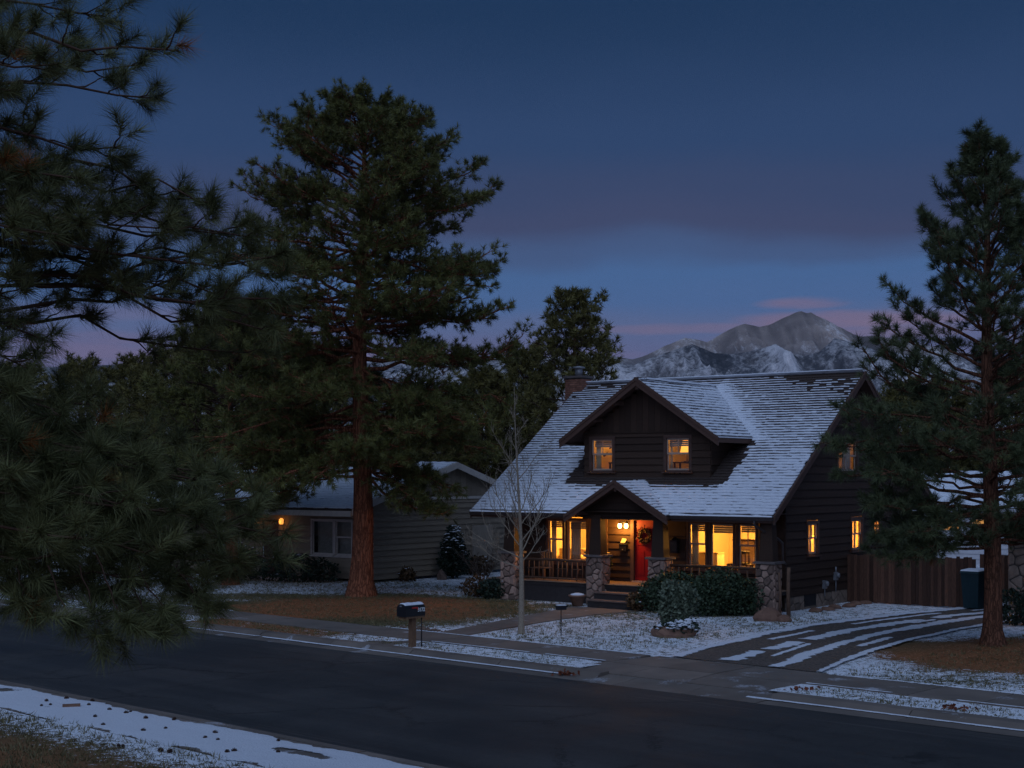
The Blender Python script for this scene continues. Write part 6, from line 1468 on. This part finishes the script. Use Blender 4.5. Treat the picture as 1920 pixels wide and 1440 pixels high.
# ================================================================== PINES
def prof_of(pts): 
    xs = [p[0] for p in pts]; ys = [p[1] for p in pts]
    return lambda z: float(np.interp(z, xs, ys))
NT = []
def trees():
    # the tall ponderosa before the taupe house
    def low_limbs(rs, wood, tufts, P):
        # long lower limbs, some hanging low on the right
        for (z, az, L, dz) in ((4.6, -15, 3.4, -.9), (5.2, 200, 4.6, -.4), (4.9, 160, 3.6, -.6), (5.6, 20, 4.8, -.3), (5.0, 250, 3.2, -.8), (4.4, -50, 2.8, -.9), (6.2, 175, 5.4, -.1), (6.6, -5, 5.2, .1), (4.3, 185, 3.6, -1.0), (4.8, 215, 4.2, -1.0), (4.2, 5, 2.6, -1.0), (4.6, 195, 5.2, -.9), (5.4, 185, 6.0, -.7), (4.9, 230, 4.6, -1.1), (5.8, 205, 5.8, -.4), (5.1, 172, 5.4, -1.0), (5.6, -12, 4.6, -.5)):
            c = np.array([np.interp(z, P[:, 2], P[:, j]) for j in range(3)]); a = math.radians(az)
            Q = bough(rs, c, c+np.array((math.cos(a)*L, math.sin(a)*L, dz)), -.10, .04, 9, .07)
            limb_with_tufts(rs, wood, Q, .07, 16, 1.25, tufts, 5, .38, 6, .12, sub_droop=.25, tuft_gap=.32)
    pr = prof_of([(3.2, 2.4), (4.6, 3.8), (6.0, 4.9), (8.0, 5.6), (9.9, 5.7), (11.8, 5.3), (13.2, 4.7), (14.4, 4.0), (15.4, 3.2), (16.2, 2.3), (16.9, 1.4), (17.3, .8)])
    r, n = pine('ponderosa_pine', (PINE[0], PINE[1], 0), 17.3, .40, pr, 4.2, 155, 'tallest ponderosa pine with thick reddish trunk in the left front lawn', (M['bark_big'], M['bark_big'], M['needle_big']), 3, 26, .235, .021, 20, 7, 1.10, (.05, 0), extra=low_limbs, angle=lambda f: -.20+.72*f**1.8, tuft_gap=.40, up=.34, sides=5, rise=(.03, .10), start=.30); NT.append(n)
    # the pine at the right edge
    pr2 = prof_of([(1.8, 1.6), (3.0, 2.8), (4.5, 3.2), (6.0, 3.0), (7.5, 2.6), (9.0, 2.05), (10.5, 1.45), (11.6, .95), (12.6, .5), (13.1, .25)])
    def low2(rs, wood, tufts, P):
        for (z, az, L, dz) in ((3.2, 178, 3.4, -.5), (3.6, 165, 3.8, -.1), (4.6, 185, 4.2, .2), (2.9, 195, 2.9, -.6), (5.4, 172, 3.9, .5), (4.0, 200, 3.6, .1), (2.6, 160, 2.5, -.4), (2.7, 10, 2.4, -.3), (3.3, 150, 3.0, -.4), (4.9, 180, 4.3, .1), (4.3, 172, 4.0, -.2), (3.7, 188, 3.9, -.4), (3.1, 176, 3.6, -.6), (2.5, 184, 3.1, -.4), (5.6, 190, 3.8, .2), (3.4, 210, 3.2, -.6), (2.8, 168, 3.4, -.5), (3.0, 0, 2.6, -.2), (3.8, -20, 2.8, 0)):
            c = np.array([np.interp(z, P[:, 2], P[:, j]) for j in range(3)]); a = math.radians(az)
            L *= .80 if z < 3.95 else .95; Q = bough(rs, c, c+np.array((math.cos(a)*L, math.sin(a)*L, dz)), -.05, .06, 9, .07)
            limb_with_tufts(rs, wood, Q, .045, 13, .95, tufts, 4, .3, 5, .16, tuft_gap=.26)
    r, n = pine('pine_tree', (RPINE[0], RPINE[1], 0), 12.7, .23, pr2, 2.3, 112, 'dark slender pine at the right edge before the wooden fence', (M['bark_dark'], M['bark_dark'], M['needle_right']), 8, 42, .23, .013, 11, 4, .78, (-.22, .0), extra=low2, angle=lambda f: .0+.95*f, tuft_gap=.28, up=.36, blen=(.7, 1.1)); NT.append(n)
    # pines behind the houses
    spec = [  # px, distance, height, crown radius, seed, label
        (1076, 76, 14.2, 3.35, 21, 'rounded pine rising behind the bungalow chimney'),
        (985, 84, 11.6, 3.4, 22, 'dark pine between the tall ponderosa and the chimney'),
        (900, 78, 9.8, 3.3, 23, 'bushy pine directly behind the taupe gable'),
        (800, 90, 9.0, 3.6, 24, 'lower pine behind the taupe roof right of the tall trunk'),
        (610, 80, 11.0, 3.8, 25, 'pine behind the taupe roof left of the tall trunk'),
        (520, 74, 11.6, 3.7, 26, 'second pine left of the tall trunk behind the taupe house'),
        (425, 70, 12.2, 3.8, 27, 'dense pine left of the taupe house'),
        (335, 82, 11.2, 3.9, 28, 'pine showing behind the tips of the near boughs'),
        (255, 95, 11.8, 3.6, 29, 'yellowish pine far left beyond the near boughs'),
        (150, 88, 11.0, 3.8, 30, 'pine second from the left edge in the background'),
        (40, 92, 11.0, 4.0, 31, 'pine at the far left edge of the background'),
        (1700, 82, 9.6, 2.9, 32, 'yellowish pine behind the bungalow rear corner'),
        (1775, 92, 10.2, 3.0, 33, 'pine behind the white house on the right'),
        (1905, 88, 11.0, 3.2, 34, 'pine beyond the stone house at the right edge')]
    for px, Y, H, R, sd, lb in spec:
        pr3 = prof_of([(0, R*.5), (H*.18, R*.9), (H*.4, R), (H*.62, R*.86), (H*.8, R*.62), (H*.93, R*.3), (H, .1)])
        r, n = pine('background_pine', ((px-960)/FPX*Y, Y, -.1), H*.95, .24, pr3, H*.10, 90, lb, (M['bark_dark'], M['twig'], M['needle_far']), sd, 12, .36, .050, 11, 4, 1.15, group='pines behind the houses', angle=lambda f: -.05+1.0*f**1.4, tuft_gap=.42, up=.35, sides=4); NT.append(n)
    r, n = pine('middle_pine', ((432-960)/FPX*57, 57, 0), 10.6, .26, prof_of([(2, 2.2), (3.5, 3.4), (6, 3.5), (8, 2.8), (9.6, 1.7), (10.6, .5)]), 2.6, 95, 'mid-sized pine left of the taupe porch with a thin reddish trunk', (M['bark_big'], M['twig'], M['needle_big']), 61, 20, .24, .024, 12, 5, 1.0, angle=lambda f: -.1+.9*f**1.5, tuft_gap=.36, up=.34, sides=4); NT.append(n)
    # a wood closing the view farther back
    rs = np.random.RandomState(77); Pw = []; Dw = []
    V = []
    for k in range(150):
        Y = rs.uniform(120, 260); px = rs.uniform(-150, 2070); H = rs.uniform(7, 11)*(Y/150)**.35; x = (px-960)/FPX*Y; R = H*.24
        n = 260; z = rs.rand(n)**.8*H*.95; a = rs.rand(n)*2*PI; q = R*(1-(z/H))**.7*np.sqrt(rs.uniform(.25, 1, n))
        Pw.append(np.stack((x+q*np.cos(a), Y+q*np.sin(a), z), 1)); Dw.append(np.stack((np.cos(a), np.sin(a), np.full(n, .5)), 1))
    Pw = np.concatenate(Pw); Dw = np.concatenate(Dw); Vn, Fn, tn = needle_tufts(Pw, Dw, rs, 5, .75, .22, .3, rs.uniform(.05, .75, len(Pw)))
    o = tri_mesh('far_wood', Vn, Fn, M['needle_far'], attrs={'tint': tn}); tag(o, 'dark far-off pine wood along the foot of the mountains', 'wood', kind='stuff')
    # the near pine at the left: trunk out of the frame, its boughs reach in
    rs = np.random.RandomState(55); T = np.array((-6.6, 11.6, 0.)); root = empty('near_pine', T, 0, 'near pine whose long-needled boughs hang in from the left', 'tree')
    P, R = trunk(root, 16, .33, M['bark_dark'], (.1, 0), rs); wood = Wood(); tufts = []
    B = [(335, 95, 11.2), (300, 185, 12.2), (225, 275, 11.4), (150, 335, 11.0), (190, 30, 12.8), (110, 120, 10.6), (60, 240, 11.8), (30, 60, 11), (80, 330, 11.4), (20, 170, 10.8), (270, 120, 12.6), 
         (385, 385, 12.0), (425, 440, 12.3), (505, 520, 12.6), (490, 600, 12.9), (330, 430, 11.4), (245, 400, 11.6), (170, 420, 11.0), (440, 560, 12.0), (110, 440, 10.6), (60, 500, 11.8), (360, 560, 12.8), (40, 420, 11.2), (410, 500, 11.6), (20, 560, 11.2),
         (90, 640, 11.6), (50, 690, 11.2), (30, 740, 11.0), (180, 760, 11.6), (110, 770, 11.2), (430, 660, 13.0),
         (70, 830, 11.6), (330, 830, 12.6), (430, 890, 12.2), (470, 970, 11.8), (480, 1040, 11.4), (410, 1010, 11.2), (290, 880, 11.2), (210, 850, 11.0), (330, 960, 10.9), (140, 870, 10.8), (40, 900, 10.6), (240, 950, 10.8), (380, 1090, 11.3), (90, 960, 10.8), (160, 1010, 10.4), (280, 1040, 10.8), (60, 1020, 10.8), (430, 1080, 11.6), (260, 880, 12.0), (370, 900, 11.4), (180, 930, 11.6), (20, 830, 10.8), (300, 1000, 11.6), (420, 950, 12.4), (120, 930, 11.9), (20, 960, 11.6), (350, 1030, 12.2), (220, 1010, 11.9), (500, 1000, 11.7), (495, 930, 12.0), (470, 1060, 11.4), (450, 1000, 11.8), (515, 480, 12.6), (520, 560, 12.5), (470, 445, 12.2), (400, 372, 12.1), (500, 620, 12.4), (60, 1065, 11.0), (150, 1075, 11.3), (225, 1070, 11.0), (310, 1085, 11.2), (15, 1045, 11.0), (400, 1070, 11.8), (110, 1040, 10.6), (260, 1090, 10.9)]
    for i, (px, py, Y) in enumerate(B):
        E_ = at(px, py, Y)-T; d = np.hypot(E_[0], E_[1]); z = E_[2]+rs.uniform(-.15, .55)*(1 if py > 600 else .5); c = np.array([np.interp(z, P[:, 2], P[:, j]) for j in range(3)])
        Q = bough(rs, c, E_, -.03+rs.normal()*.03, .0, 11, .05)
        limb_with_tufts(rs, wood, Q, .030, 10, .52, tufts, 2, .50, 5, .30, tuft_gap=.20, thin=.22)
    # thin hanging twigs along the bottom
    for (px, py, Y, x0, y0) in ((250, 1180, 10.6, 180, 1040), (330, 1160, 10.9, 260, 1060), (145, 1165, 10.5, 90, 1060), (205, 1195, 10.6, 150, 1060), (35, 1120, 10.9, 20, 1020), (300, 1180, 10.8, 240, 1080), (75, 1110, 10.8, 50, 1020), (400, 1140, 11.2, 330, 1060), (110, 1090, 11.2, 100, 1000), (230, 1120, 11.3, 170, 1000), (350, 1110, 11.6, 300, 1030), (275, 1150, 11.5, 230, 1040), (60, 1150, 10.7, 30, 1060), (180, 1110, 11.0, 140, 1030)):
        A_ = at(x0, y0, Y)-T; E_ = at(px, py, Y)-T; Q = bough(rs, A_, E_, .12, .06, 9, .07); limb_with_tufts(rs, wood, Q, .0065, 6, .30, tufts, 1, .25, 4, .20, sub_droop=.2, tuft_gap=.12, thin=.5)
    wood.build('boughs', M['twig'], root); NT.append(len(tufts))
    build_crown(root, tufts, rs, M['needle_near'], 95, .19, .0042, .13, .008, 'needles')
trees()

# ------------------------------------------------------------------ evening air
def haze():
    o = MB().box(-5600, 5600, -60, 8300, -28, 790).build('haze', None)
    m = bpy.data.materials.new('evening_air'); m.use_nodes = True; N = m.node_tree.nodes; N.remove(N['Principled BSDF'])
    v = N.new('ShaderNodeVolumePrincipled'); v.inputs['Color'].default_value = (.80, .86, 1, 1); v.inputs['Density'].default_value = 3.2e-5
    m.node_tree.links.new(v.outputs[0], N['Material Output'].inputs['Volume']); o.data.materials.append(m); tag(o, kind='stuff')
haze()
